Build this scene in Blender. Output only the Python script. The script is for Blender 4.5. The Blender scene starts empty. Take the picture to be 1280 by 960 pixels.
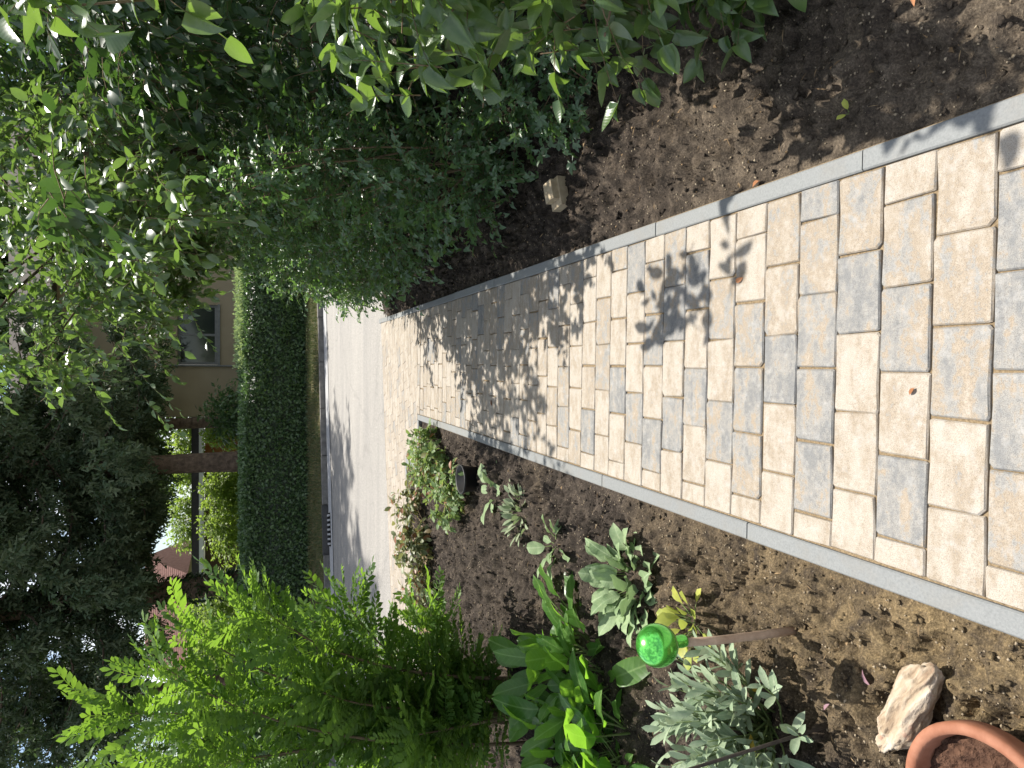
import bpy, math, random
import numpy as np
from mathutils import Vector, Matrix

random.seed(7)
rng = np.random.default_rng(11)
R = math.radians
scene = bpy.context.scene
COL = scene.collection

# ------------------------------------------------------------------ camera
SLOPE = math.tan(R(1.8))            # the path falls gently towards the street
PITCH, YAW, CAM_H = R(22.25), R(1.74), 1.5
fw = Vector((-math.sin(YAW) * math.cos(PITCH), math.cos(YAW) * math.cos(PITCH), -math.sin(PITCH)))
rt = Vector((math.cos(YAW), math.sin(YAW), 0))
dn = -(rt.cross(fw))
cam_d = bpy.data.cameras.new('camera')
cam = bpy.data.objects.new('camera', cam_d)
COL.objects.link(cam)
cam_d.sensor_fit = 'HORIZONTAL'
cam_d.sensor_width = 36.0
cam_d.lens = 850 * 36.0 / 1280
cam_d.clip_start = 0.05
cam_d.clip_end = 2000
# the phone was held upright but the picture is stored on its side
cam.matrix_world = Matrix(((dn.x, rt.x, -fw.x, 0), (dn.y, rt.y, -fw.y, 0), (dn.z, rt.z, -fw.z, CAM_H), (0, 0, 0, 1)))
scene.camera = cam
CAM = np.array([0, 0, CAM_H])
FWD = np.array(fw)

# ------------------------------------------------------------------ light
SUN_EL, SUN_AZ = R(62), R(18)
world = bpy.data.worlds.new('World')
scene.world = world
world.use_nodes = True
wn, wl = world.node_tree.nodes, world.node_tree.links
bg = wn['Background']
sky = wn.new('ShaderNodeTexSky')
sky.sky_type = 'NISHITA'
sky.sun_disc = False
sky.sun_elevation = SUN_EL
sky.sun_rotation = SUN_AZ
tc = wn.new('ShaderNodeTexCoord')
cl = wn.new('ShaderNodeTexNoise')
cl.inputs['Scale'].default_value = 5.0
cl.inputs['Detail'].default_value = 7.0
cl.inputs['Roughness'].default_value = 0.6
wl.new(tc.outputs['Generated'], cl.inputs['Vector'])
cr = wn.new('ShaderNodeValToRGB')
cr.color_ramp.elements[0].position = 0.47
cr.color_ramp.elements[1].position = 0.60
wl.new(cl.outputs['Fac'], cr.inputs['Fac'])
cm = wn.new('ShaderNodeMixRGB')
cm.inputs['Color2'].default_value = (9.5, 9.6, 9.9, 1)
wl.new(cr.outputs['Color'], cm.inputs['Fac'])
wl.new(sky.outputs['Color'], cm.inputs['Color1'])
wl.new(cm.outputs['Color'], bg.inputs['Color'])
bg.inputs['Strength'].default_value = 0.10

sun_dir = Vector((math.cos(SUN_EL) * math.sin(SUN_AZ), math.cos(SUN_EL) * math.cos(SUN_AZ), math.sin(SUN_EL)))
sun_d = bpy.data.lights.new('sun', 'SUN')
sun_d.energy = 5.0
sun_d.angle = R(0.53)
sun_d.color = (1.0, 0.95, 0.87)
sun = bpy.data.objects.new('sun', sun_d)
COL.objects.link(sun)
sun.rotation_euler = sun_dir.to_track_quat('Z', 'Y').to_euler()
sun.location = (3, 8, 20)
scene.view_settings.view_transform = 'Standard'
scene.view_settings.look = 'None'
scene.view_settings.gamma = 1.0
scene.view_settings.exposure = 0.78
scene.cycles.max_bounces = 8
scene.cycles.transparent_max_bounces = 8
scene.render.resolution_x = 1024
scene.render.resolution_y = 768


# ------------------------------------------------------------------ helpers
def link(o, parent=None):
    COL.objects.link(o)
    if parent is not None:
        o.parent = parent
    return o


def tag(o, label=None, cat=None, group=None, kind=None):
    if label:
        o['label'] = label
    if cat:
        o['category'] = cat
    if group:
        o['group'] = group
    if kind:
        o['kind'] = kind
    return o


def thing(name, label, cat, loc=(0, 0, 0), group=None, kind=None):
    o = bpy.data.objects.new(name, None)
    o.empty_display_size = 0.1
    o.location = loc
    link(o)
    return tag(o, label, cat, group, kind)


def mesh_tris(name, V, T, mat, rnd=None, uv=None, smooth=False):
    """mesh from triangle arrays"""
    V = np.asarray(V, np.float32)
    T = np.asarray(T, np.int32)
    me = bpy.data.meshes.new(name)
    me.vertices.add(len(V))
    me.vertices.foreach_set('co', V.ravel())
    me.loops.add(len(T) * 3)
    me.loops.foreach_set('vertex_index', T.ravel())
    me.polygons.add(len(T))
    me.polygons.foreach_set('loop_start', np.arange(0, len(T) * 3, 3, dtype=np.int32))
    me.polygons.foreach_set('loop_total', np.full(len(T), 3, np.int32))
    if smooth:
        me.polygons.foreach_set('use_smooth', np.ones(len(T), bool))
    me.update(calc_edges=True)
    if rnd is not None:
        a = me.attributes.new('rnd', 'FLOAT', 'FACE')
        a.data.foreach_set('value', np.asarray(rnd, np.float32))
    if uv is not None:
        l = me.uv_layers.new(name='UVMap')
        l.data.foreach_set('uv', np.asarray(uv, np.float32)[T.ravel()].ravel())
    if mat:
        me.materials.append(mat)
    return me


def mesh_poly(name, V, F, mat, smooth=False):
    me = bpy.data.meshes.new(name)
    me.from_pydata([tuple(v) for v in V], [], F)
    if smooth:
        me.polygons.foreach_set('use_smooth', np.ones(len(me.polygons), bool))
    me.update()
    if mat:
        me.materials.append(mat)
    return me


def ob(name, me, parent=None, loc=None):
    o = bpy.data.objects.new(name, me)
    if loc is not None:
        o.location = loc
    return link(o, parent)


class Acc:
    """collects polygons of one mesh"""

    def __init__(self):
        self.V, self.F = [], []

    def add(self, V, F):
        n = len(self.V)
        self.V += [tuple(v) for v in V]
        self.F += [tuple(i + n for i in f) for f in F]

    def box(self, c, s, rz=0.0, rx=0.0):
        M = Matrix.Rotation(rz, 3, 'Z') @ Matrix.Rotation(rx, 3, 'X')
        V = []
        for z in (-1, 1):
            for x, y in ((-1, -1), (1, -1), (1, 1), (-1, 1)):
                V.append(tuple(Vector(c) + M @ Vector((x * s[0] / 2, y * s[1] / 2, z * s[2] / 2))))
        self.add(V, [(3, 2, 1, 0), (4, 5, 6, 7), (0, 1, 5, 4), (1, 2, 6, 5), (2, 3, 7, 6), (3, 0, 4, 7)])

    def tube(self, pts, rad, n=7, cap=True):
        pts = [Vector(p) for p in pts]
        if not hasattr(rad, '__len__'):
            rad = [rad] * len(pts)
        V, F = [], []
        ref = Vector((0.31, 0.17, 0.93)).normalized()
        for i, p in enumerate(pts):
            d = (pts[min(i + 1, len(pts) - 1)] - pts[max(i - 1, 0)]).normalized()
            if abs(d.dot(ref)) > 0.95:
                ref = Vector((0.9, 0.3, 0.1)).normalized()
            a = d.cross(ref).normalized()
            b = d.cross(a)
            for k in range(n):
                t = 2 * math.pi * k / n
                V.append(p + (a * math.cos(t) + b * math.sin(t)) * rad[i])
        for i in range(len(pts) - 1):
            for k in range(n):
                F.append((i * n + k, i * n + (k + 1) % n, (i + 1) * n + (k + 1) % n, (i + 1) * n + k))
        if cap:
            F.append(tuple(range(n - 1, -1, -1)))
            F.append(tuple((len(pts) - 1) * n + k for k in range(n)))
        self.add(V, F)

    def lathe(self, prof, n=24, c=(0, 0, 0)):
        V, F = [], []
        for r, z in prof:
            for k in range(n):
                t = 2 * math.pi * k / n
                V.append((c[0] + r * math.cos(t), c[1] + r * math.sin(t), c[2] + z))
        for i in range(len(prof) - 1):
            for k in range(n):
                F.append((i * n + k, i * n + (k + 1) % n, (i + 1) * n + (k + 1) % n, (i + 1) * n + k))
        self.add(V, F)

    def build(self, name, mat, parent=None, smooth=False):
        return ob(name, mesh_poly(name, self.V, self.F, mat, smooth), parent)


def hash2(ix, iy, seed):
    h = (ix.astype(np.int64) * 374761393 + iy.astype(np.int64) * 668265263 + seed * 1442695041) & 0x7fffffff
    h = ((h ^ (h >> 13)) * 1274126177) & 0x7fffffff
    h = h ^ (h >> 16)
    return (h & 0xffff) / 65535.0


def vnoise(x, y, seed=0):
    ix, iy = np.floor(x), np.floor(y)
    fx, fy = x - ix, y - iy
    fx, fy = fx * fx * (3 - 2 * fx), fy * fy * (3 - 2 * fy)
    ix, iy = ix.astype(int), iy.astype(int)
    a, b = hash2(ix, iy, seed), hash2(ix + 1, iy, seed)
    c, d = hash2(ix, iy + 1, seed), hash2(ix + 1, iy + 1, seed)
    return (a + (b - a) * fx) * (1 - fy) + (c + (d - c) * fx) * fy


STREET_Y, STREET_K = 8.78, 0.25        # near edge of the street: y = STREET_Y + STREET_K * x
ZS = -SLOPE * 9.0                      # street level


def gz(y):
    return max(-SLOPE * y, ZS + 0.004) if y > 0 else -SLOPE * y


def rand_dirs(n):
    v = rng.normal(size=(n, 3))
    return v / np.linalg.norm(v, axis=1, keepdims=True)


def norm(v):
    return v / np.maximum(np.linalg.norm(v, axis=-1, keepdims=True), 1e-9)


# ------------------------------------------------------------------ materials
def nt(name):
    m = bpy.data.materials.new(name)
    m.use_nodes = True
    return m, m.node_tree.nodes, m.node_tree.links, m.node_tree.nodes['Principled BSDF']


def noise(n, l, scale, detail=5, rough=0.6, vec=None, coord='Object'):
    t = n.new('ShaderNodeTexNoise')
    t.inputs['Scale'].default_value = scale
    t.inputs['Detail'].default_value = detail
    t.inputs['Roughness'].default_value = rough
    if vec is None:
        c = n.new('ShaderNodeTexCoord')
        vec = c.outputs[coord]
    l.new(vec, t.inputs['Vector'])
    return t


def ramp(n, l, fac, stops):
    r = n.new('ShaderNodeValToRGB')
    e = r.color_ramp.elements
    while len(e) < len(stops):
        e.new(0.5)
    for i, (p, c) in enumerate(stops):
        e[i].position = p
        e[i].color = tuple(c) + ((1,) if len(c) == 3 else ())
    l.new(fac, r.inputs['Fac'])
    return r


def mix(n, l, a, b, fac, mode='MIX'):
    m = n.new('ShaderNodeMixRGB')
    m.blend_type = mode
    for s, v in (('Color1', a), ('Color2', b), ('Fac', fac)):
        if isinstance(v, (tuple, list)):
            m.inputs[s].default_value = tuple(v) + ((1,) if len(v) == 3 else ())
        elif isinstance(v, (int, float)):
            m.inputs[s].default_value = v
        else:
            l.new(v, m.inputs[s])
    return m


def bump(n, l, b, h, strength=0.3, dist=0.01):
    k = n.new('ShaderNodeBump')
    k.inputs['Strength'].default_value = strength
    k.inputs['Distance'].default_value = dist
    l.new(h, k.inputs['Height'])
    l.new(k.outputs['Normal'], b.inputs['Normal'])


def simple(name, c1, c2, scale=6, rough=0.8, spec=0.3, bs=0.3, bd=0.01, detail=6):
    m, n, l, b = nt(name)
    t = noise(n, l, scale, detail)
    r = ramp(n, l, t.outputs['Fac'], [(0.3, c1), (0.7, c2)])
    l.new(r.outputs['Color'], b.inputs['Base Color'])
    b.inputs['Roughness'].default_value = rough
    b.inputs['Specular IOR Level'].default_value = spec
    if bs:
        bump(n, l, b, t.outputs['Fac'], bs, bd)
    return m


def rnd_value(n, l):
    """one random number per leaf: object random plus a per-face attribute"""
    oi = n.new('ShaderNodeObjectInfo')
    at = n.new('ShaderNodeAttribute')
    at.attribute_name = 'rnd'
    ad = n.new('ShaderNodeMath')
    ad.operation = 'ADD'
    l.new(oi.outputs['Random'], ad.inputs[0])
    l.new(at.outputs['Fac'], ad.inputs[1])
    fr = n.new('ShaderNodeMath')
    fr.operation = 'FRACT'
    l.new(ad.outputs[0], fr.inputs[0])
    return fr.outputs[0]


def leaf_mat(name, ca, cb, trans, tf=0.4, rough=0.42, spec=0.45, vein=None, under=None, accent=None):
    m, n, l, b = nt(name)
    rv = rnd_value(n, l)
    stops = [(0.0, ca), (0.9, cb)]
    if accent:
        stops = [(0.0, ca), (0.80, cb), (0.9, accent)]
    base = ramp(n, l, rv, stops).outputs['Color']
    if vein is not None:
        uvn = n.new('ShaderNodeUVMap')
        sp = n.new('ShaderNodeSeparateXYZ')
        l.new(uvn.outputs['UV'], sp.inputs[0])
        a = n.new('ShaderNodeMath'); a.operation = 'SUBTRACT'; a.inputs[1].default_value = 0.5
        l.new(sp.outputs['X'], a.inputs[0])
        ab = n.new('ShaderNodeMath'); ab.operation = 'ABSOLUTE'
        l.new(a.outputs[0], ab.inputs[0])
        # side veins: v minus slanted |u|
        sv = n.new('ShaderNodeMath'); sv.operation = 'MULTIPLY_ADD'
        sv.inputs[1].default_value = -0.35
        l.new(ab.outputs[0], sv.inputs[0]); l.new(sp.outputs['Y'], sv.inputs[2])
        sc = n.new('ShaderNodeMath'); sc.operation = 'MULTIPLY'; sc.inputs[1].default_value = 56.0
        l.new(sv.outputs[0], sc.inputs[0])
        sn = n.new('ShaderNodeMath'); sn.operation = 'SINE'
        l.new(sc.outputs[0], sn.inputs[0])
        pw = n.new('ShaderNodeMapRange')
        pw.inputs['From Min'].default_value = 0.86; pw.inputs['From Max'].default_value = 1.0
        pw.inputs['To Max'].default_value = 0.4
        l.new(sn.outputs[0], pw.inputs['Value'])
        mr = n.new('ShaderNodeMapRange')
        mr.inputs['From Min'].default_value = 0.045; mr.inputs['From Max'].default_value = 0.02
        l.new(ab.outputs[0], mr.inputs['Value'])
        mx = n.new('ShaderNodeMath'); mx.operation = 'MAXIMUM'
        l.new(pw.outputs[0], mx.inputs[0]); l.new(mr.outputs[0], mx.inputs[1])
        base = mix(n, l, base, vein, mx.outputs[0]).outputs['Color']
        bump(n, l, b, sn.outputs[0], 0.12, 0.0012)
    if under is not None:
        ge = n.new('ShaderNodeNewGeometry')
        base = mix(n, l, base, under, ge.outputs['Backfacing']).outputs['Color']
    gp = n.new('ShaderNodeNewGeometry')
    bt = noise(n, l, 45, 3, 0.6, gp.outputs['Position'])
    br_ = ramp(n, l, bt.outputs['Fac'], [(0.3, (0.80, 0.84, 0.80)), (0.7, (1.18, 1.12, 1.08))])
    base = mix(n, l, base, br_.outputs['Color'], 1.0, 'MULTIPLY').outputs['Color']
    l.new(base, b.inputs['Base Color'])
    b.inputs['Roughness'].default_value = rough
    b.inputs['Specular IOR Level'].default_value = spec
    tr = n.new('ShaderNodeBsdfTranslucent')
    tcol = mix(n, l, tuple(c * 0.7 for c in trans), trans, rv)
    l.new(tcol.outputs['Color'], tr.inputs['Color'])
    ms = n.new('ShaderNodeMixShader')
    ms.inputs['Fac'].default_value = tf
    out = n['Material Output']
    l.new(b.outputs[0], ms.inputs[1])
    l.new(tr.outputs[0], ms.inputs[2])
    l.new(ms.outputs[0], out.inputs['Surface'])
    return m


def paver_mat():
    m, n, l, b = nt('blended_paver')
    ge = n.new('ShaderNodeNewGeometry')
    rv = rnd_value(n, l)
    at = n.new('ShaderNodeAttribute')           # 0 cream, 0.5 mixed, 1 grey: cast into the stone
    at.attribute_type = 'OBJECT'
    at.attribute_name = 'shade'
    at2 = n.new('ShaderNodeAttribute')
    at2.attribute_name = 'shade_face'
    sh = n.new('ShaderNodeMath'); sh.operation = 'ADD'
    l.new(at.outputs['Fac'], sh.inputs[0]); l.new(at2.outputs['Fac'], sh.inputs[1])
    off = n.new('ShaderNodeVectorMath'); off.operation = 'MULTIPLY_ADD'
    cv = n.new('ShaderNodeCombineXYZ')
    for i in range(3):
        l.new(rv, cv.inputs[i])
    l.new(cv.outputs[0], off.inputs[0])
    off.inputs[1].default_value = (37, 17, 53)
    l.new(ge.outputs['Position'], off.inputs[2])
    mpv = n.new('ShaderNodeMapping'); mpv.inputs['Scale'].default_value = (1.0, 2.2, 1.0)
    l.new(off.outputs[0], mpv.inputs['Vector'])
    big = noise(n, l, 9, 5, 0.62, mpv.outputs[0])
    fine = noise(n, l, 60, 5, 0.7, off.outputs[0])
    grit = noise(n, l, 420, 2, 0.6, off.outputs[0])
    sm = n.new('ShaderNodeMath'); sm.operation = 'MULTIPLY_ADD'
    sm.inputs[1].default_value = 1.9
    sb = n.new('ShaderNodeMath'); sb.operation = 'SUBTRACT'; sb.inputs[1].default_value = 0.5
    l.new(big.outputs['Fac'], sb.inputs[0])
    l.new(sb.outputs[0], sm.inputs[0])
    l.new(sh.outputs[0], sm.inputs[2])
    sm2 = n.new('ShaderNodeMath'); sm2.operation = 'MULTIPLY_ADD'; sm2.inputs[1].default_value = 1.1
    sb2 = n.new('ShaderNodeMath'); sb2.operation = 'SUBTRACT'; sb2.inputs[1].default_value = 0.5
    l.new(fine.outputs['Fac'], sb2.inputs[0]); l.new(sb2.outputs[0], sm2.inputs[0]); l.new(sm.outputs[0], sm2.inputs[2])
    r = ramp(n, l, sm2.outputs[0], [(0.0, (0.345, 0.308, 0.258)), (0.26, (0.305, 0.264, 0.212)), (0.48, (0.262, 0.214, 0.158)),
                                    (0.64, (0.245, 0.234, 0.214)), (1.0, (0.165, 0.166, 0.164))])
    g = ramp(n, l, grit.outputs['Fac'], [(0.32, (0.60, 0.57, 0.53)), (0.5, (1, 1, 1)), (0.70, (1.18, 1.17, 1.15))])
    c = mix(n, l, r.outputs['Color'], g.outputs['Color'], 0.8, 'MULTIPLY')
    # lime bloom
    bl = noise(n, l, 24, 6, 0.75, off.outputs[0])
    bm = ramp(n, l, bl.outputs['Fac'], [(0.52, (0, 0, 0)), (0.72, (0.5, 0.5, 0.5))])
    c2 = mix(n, l, c.outputs['Color'], (0.37, 0.365, 0.35), bm.outputs['Color'])
    # tiny pits
    v = n.new('ShaderNodeTexVoronoi'); v.inputs['Scale'].default_value = 62
    l.new(off.outputs[0], v.inputs['Vector'])
    pit = n.new('ShaderNodeMapRange')
    pit.inputs['From Min'].default_value = 0.085; pit.inputs['From Max'].default_value = 0.06
    l.new(v.outputs['Distance'], pit.inputs['Value'])
    keep = n.new('ShaderNodeSeparateColor'); l.new(v.outputs['Color'], keep.inputs[0])
    gt = n.new('ShaderNodeMath'); gt.operation = 'GREATER_THAN'; gt.inputs[1].default_value = 0.94
    l.new(keep.outputs[0], gt.inputs[0])
    pm = n.new('ShaderNodeMath'); pm.operation = 'MULTIPLY'
    l.new(pit.outputs[0], pm.inputs[0]); l.new(gt.outputs[0], pm.inputs[1])
    c3 = mix(n, l, c2.outputs['Color'], (0.1, 0.085, 0.07), pm.outputs[0])
    l.new(c3.outputs['Color'], b.inputs['Base Color'])
    b.inputs['Roughness'].default_value = 0.75
    b.inputs['Specular IOR Level'].default_value = 0.35
    hs = n.new('ShaderNodeMath'); hs.operation = 'ADD'
    l.new(grit.outputs['Fac'], hs.inputs[0]); l.new(fine.outputs['Fac'], hs.inputs[1])
    bump(n, l, b, hs.outputs[0], 0.35, 0.0025)
    return m


def soil_mat(name, dark, mid, light, sandy):
    m, n, l, b = nt(name)
    ge = n.new('ShaderNodeNewGeometry')
    p = ge.outputs['Position']
    a = noise(n, l, 14, 8, 0.72, p)
    f = noise(n, l, 150, 4, 0.7, p)
    w = noise(n, l, 1.1, 3, 0.5, p)
    sp = n.new('ShaderNodeSeparateXYZ'); l.new(p, sp.inputs[0])
    # sandier near the start of the path, where builders' sand was dug in
    mr = n.new('ShaderNodeMapRange')
    mr.inputs['From Min'].default_value = 2.7; mr.inputs['From Max'].default_value = 1.3
    l.new(sp.outputs['Y'], mr.inputs['Value'])
    mx_ = n.new('ShaderNodeMapRange')
    mx_.inputs['From Min'].default_value = -1.35; mx_.inputs['From Max'].default_value = -0.85
    l.new(sp.outputs['X'], mx_.inputs['Value'])
    ml = n.new('ShaderNodeMath'); ml.operation = 'MULTIPLY'
    l.new(mr.outputs[0], ml.inputs[0]); l.new(mx_.outputs[0], ml.inputs[1])
    ma = n.new('ShaderNodeMath'); ma.operation = 'MULTIPLY_ADD'; ma.inputs[1].default_value = 1.2
    sb = n.new('ShaderNodeMath'); sb.operation = 'SUBTRACT'; sb.inputs[1].default_value = 0.55
    l.new(w.outputs['Fac'], sb.inputs[0]); l.new(sb.outputs[0], ma.inputs[0]); l.new(ml.outputs[0], ma.inputs[2])
    ma.use_clamp = True
    r = ramp(n, l, a.outputs['Fac'], [(0.30, dark), (0.5, mid), (0.72, light)])
    r2 = ramp(n, l, a.outputs['Fac'], [(0.32, mid), (0.6, sandy)])
    c = mix(n, l, r.outputs['Color'], r2.outputs['Color'], ma.outputs[0])
    g = ramp(n, l, f.outputs['Fac'], [(0.3, (0.45, 0.43, 0.4)), (0.52, (1, 1, 1)), (0.70, (1.9, 1.85, 1.75))])
    c2 = mix(n, l, c.outputs['Color'], g.outputs['Color'], 0.9, 'MULTIPLY')
    l.new(c2.outputs['Color'], b.inputs['Base Color'])
    b.inputs['Roughness'].default_value = 0.95
    b.inputs['Specular IOR Level'].default_value = 0.15
    hs = n.new('ShaderNodeMath'); hs.operation = 'MULTIPLY_ADD'; hs.inputs[1].default_value = 0.35
    l.new(f.outputs['Fac'], hs.inputs[0]); l.new(a.outputs['Fac'], hs.inputs[2])
    bump(n, l, b, hs.outputs[0], 0.9, 0.02)
    return m


M = {}
M['paver'] = paver_mat()
m, n, l, b = nt('kerb_concrete')
kg = n.new('ShaderNodeNewGeometry')
k1 = noise(n, l, 160, 4, 0.7, kg.outputs['Position'])
k2 = noise(n, l, 5, 6, 0.7, kg.outputs['Position'])
oi_ = n.new('ShaderNodeObjectInfo')
kc = ramp(n, l, k1.outputs['Fac'], [(0.30, (0.165, 0.172, 0.170)), (0.5, (0.20, 0.208, 0.206)), (0.7, (0.232, 0.238, 0.234))])
kr = ramp(n, l, oi_.outputs['Random'], [(0, (0.90, 0.90, 0.90)), (1, (1.05, 1.05, 1.04))])
kd = ramp(n, l, k2.outputs['Fac'], [(0.50, (0, 0, 0)), (0.75, (0.55, 0.55, 0.55))])
ka = mix(n, l, kc.outputs['Color'], kr.outputs['Color'], 1.0, 'MULTIPLY')
kb_ = mix(n, l, ka.outputs['Color'], (0.185, 0.165, 0.135), kd.outputs['Color'])
l.new(kb_.outputs['Color'], b.inputs['Base Color'])
b.inputs['Roughness'].default_value = 0.85
bump(n, l, b, k1.outputs['Fac'], 0.3, 0.002)
M['kerb'] = m
M['joint'] = simple('joint_sand', (0.11, 0.08, 0.048), (0.29, 0.22, 0.135), 160, 0.95, 0.1, 0.6, 0.004)
M['soil'] = soil_mat('bed_soil', (0.015, 0.012, 0.010), (0.052, 0.042, 0.034), (0.115, 0.092, 0.072), (0.215, 0.158, 0.084))
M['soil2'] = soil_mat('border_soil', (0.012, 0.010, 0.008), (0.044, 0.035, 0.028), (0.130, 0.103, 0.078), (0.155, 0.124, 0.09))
M['clod'] = simple('soil_clod', (0.075, 0.055, 0.04), (0.20, 0.15, 0.10), 60, 0.95, 0.1, 0.7, 0.01)
M['pebble'] = simple('pebble', (0.13, 0.095, 0.055), (0.42, 0.345, 0.24), 70, 0.7, 0.3, 0.2, 0.003)
m, n, l, b = nt('worn_asphalt')
kg = n.new('ShaderNodeNewGeometry')
k1 = noise(n, l, 55, 4, 0.8, kg.outputs['Position'])
mp = n.new('ShaderNodeMapping'); mp.inputs['Rotation'].default_value = (0, 0, -0.245); mp.inputs['Scale'].default_value = (0.22, 1.6, 1)
l.new(kg.outputs['Position'], mp.inputs['Vector'])
k2 = noise(n, l, 1.6, 6, 0.65, mp.outputs[0])
kc = ramp(n, l, k1.outputs['Fac'], [(0.34, (0.14, 0.132, 0.12)), (0.5, (0.235, 0.222, 0.203)), (0.68, (0.36, 0.34, 0.31))])
kd = ramp(n, l, k2.outputs['Fac'], [(0.3, (0.80, 0.80, 0.81)), (0.7, (1.14, 1.13, 1.10))])
ka = mix(n, l, kc.outputs['Color'], kd.outputs['Color'], 1.0, 'MULTIPLY')
vz = n.new('ShaderNodeTexVoronoi'); vz.feature = 'DISTANCE_TO_EDGE'; vz.inputs['Scale'].default_value = 0.55
wv = noise(n, l, 2.5, 5, 0.6, kg.outputs['Position'])
wm = mix(n, l, kg.outputs['Position'], wv.outputs['Color'], 0.25)
l.new(wm.outputs['Color'], vz.inputs['Vector'])
ck = n.new('ShaderNodeMapRange'); ck.inputs['From Min'].default_value = 0.010; ck.inputs['From Max'].default_value = 0.004
ck.inputs['To Max'].default_value = 0.22
l.new(vz.outputs['Distance'], ck.inputs['Value'])
kx = mix(n, l, ka.outputs['Color'], (0.10, 0.095, 0.09), ck.outputs[0])
l.new(kx.outputs['Color'], b.inputs['Base Color'])
b.inputs['Roughness'].default_value = 0.65
b.inputs['Specular IOR Level'].default_value = 0.45
bump(n, l, b, k1.outputs['Fac'], 0.6, 0.006)
M['asphalt'] = m
M['gutter'] = simple('gutter_concrete', (0.27, 0.27, 0.265), (0.36, 0.355, 0.345), 20, 0.8, 0.3, 0.15, 0.004)
M['kerb_old'] = simple('old_kerb', (0.09, 0.085, 0.08), (0.19, 0.18, 0.165), 9, 0.9, 0.2, 0.3, 0.006)
M['iron'] = simple('cast_iron', (0.03, 0.03, 0.032), (0.07, 0.065, 0.06), 40, 0.6, 0.5, 0.2, 0.003)
M['black'] = simple('drain_shade', (0.008, 0.008, 0.008), (0.012, 0.012, 0.012), 5, 0.9, 0.1, 0)
M['earth'] = simple('far_ground', (0.05, 0.07, 0.025), (0.10, 0.10, 0.05), 2, 0.95, 0.1, 0.4, 0.05)
M['verge'] = simple('verge_turf', (0.045, 0.055, 0.022), (0.12, 0.095, 0.05), 3.5, 0.95, 0.1, 0.6, 0.03)
M['bark'] = simple('bark', (0.075, 0.055, 0.04), (0.17, 0.125, 0.09), 26, 0.95, 0.15, 0.8, 0.02)
M['spruce_bark'] = simple('spruce_bark', (0.07, 0.05, 0.038), (0.20, 0.14, 0.10), 9, 0.95, 0.15, 1.0, 0.05)
M['twig'] = simple('twig_bark', (0.12, 0.085, 0.055), (0.24, 0.175, 0.11), 60, 0.9, 0.2, 0.3, 0.003)
M['green_stem'] = simple('green_stem', (0.08, 0.13, 0.035), (0.16, 0.20, 0.07), 40, 0.6, 0.3, 0)
M['stake'] = simple('stake_wood', (0.33, 0.225, 0.155), (0.50, 0.37, 0.27), 30, 0.85, 0.2, 0.4, 0.003)
M['rod'] = simple('dark_rod', (0.035, 0.03, 0.027), (0.08, 0.065, 0.05), 60, 0.6, 0.3, 0.1)
M['plastic'] = simple('hollow_black', (0.012, 0.012, 0.013), (0.022, 0.021, 0.02), 20, 0.5, 0.4, 0)  # near-black that stands for the dark void behind the perennial
M['terracotta'] = simple('terracotta', (0.21, 0.078, 0.04), (0.33, 0.15, 0.09), 18, 0.75, 0.3, 0.15, 0.004)
M['potsoil'] = simple('potting_soil', (0.05, 0.026, 0.018), (0.18, 0.10, 0.065), 55, 0.95, 0.1, 1.0, 0.03, 8)
M['wall'] = simple('render_wall', (0.29, 0.23, 0.15), (0.345, 0.28, 0.185), 1.2, 0.9, 0.15, 0.1, 0.01)
M['wall_far'] = simple('cream_wall', (0.52, 0.49, 0.37), (0.58, 0.54, 0.43), 1.5, 0.9, 0.15, 0.1, 0.01)
M['white'] = simple('white_paint', (0.70, 0.71, 0.72), (0.78, 0.78, 0.78), 4, 0.5, 0.4, 0)
M['frame'] = simple('grey_frame', (0.13, 0.13, 0.125), (0.19, 0.19, 0.18), 10, 0.5, 0.4, 0)
M['brown'] = simple('brown_boards', (0.085, 0.055, 0.042), (0.13, 0.085, 0.062), 5, 0.8, 0.2, 0.2, 0.01)
M['orange'] = simple('orange_boards', (0.28, 0.105, 0.035), (0.36, 0.15, 0.06), 5, 0.8, 0.2, 0.2, 0.01)
M['fascia'] = simple('dark_fascia', (0.025, 0.023, 0.022), (0.045, 0.042, 0.04), 5, 0.7, 0.3, 0)
M['roof_tile'] = simple('roof_tile', (0.12, 0.058, 0.045), (0.19, 0.10, 0.082), 6, 0.85, 0.2, 0.3, 0.02)
M['old_tile'] = simple('old_roof_tile', (0.045, 0.04, 0.035), (0.085, 0.07, 0.06), 5, 0.9, 0.2, 0.3, 0.02)
M['cut_stone'] = simple('cut_stone', (0.30, 0.235, 0.15), (0.45, 0.37, 0.255), 30, 0.9, 0.2, 0.5, 0.006)
m, n, l, b = nt('window_glass')
b.inputs['Base Color'].default_value = (0.02, 0.025, 0.025, 1)
b.inputs['Roughness'].default_value = 0.05
b.inputs['Specular IOR Level'].default_value = 0.7
M['glass'] = m
m, n, l, b = nt('green_mirror_glass')
t = noise(n, l, 40, 3)
r = ramp(n, l, t.outputs['Fac'], [(0.35, (0.12, 0.62, 0.08)), (0.7, (0.16, 0.70, 0.11))])
l.new(r.outputs['Color'], b.inputs['Base Color'])
b.inputs['Metallic'].default_value = 0.8
b.inputs['Roughness'].default_value = 0.19
b.inputs['Coat Weight'].default_value = 0.6
b.inputs['Coat Roughness'].default_value = 0.03
M['ball'] = m
m, n, l, b = nt('pale_rock')
a_ = noise(n, l, 16, 8, 0.7)
v_ = n.new('ShaderNodeTexNoise'); v_.inputs['Scale'].default_value = 14; v_.inputs['Detail'].default_value = 6
mp = n.new('ShaderNodeMapping'); mp.inputs['Scale'].default_value = (0.35, 3.2, 3.2)
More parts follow.
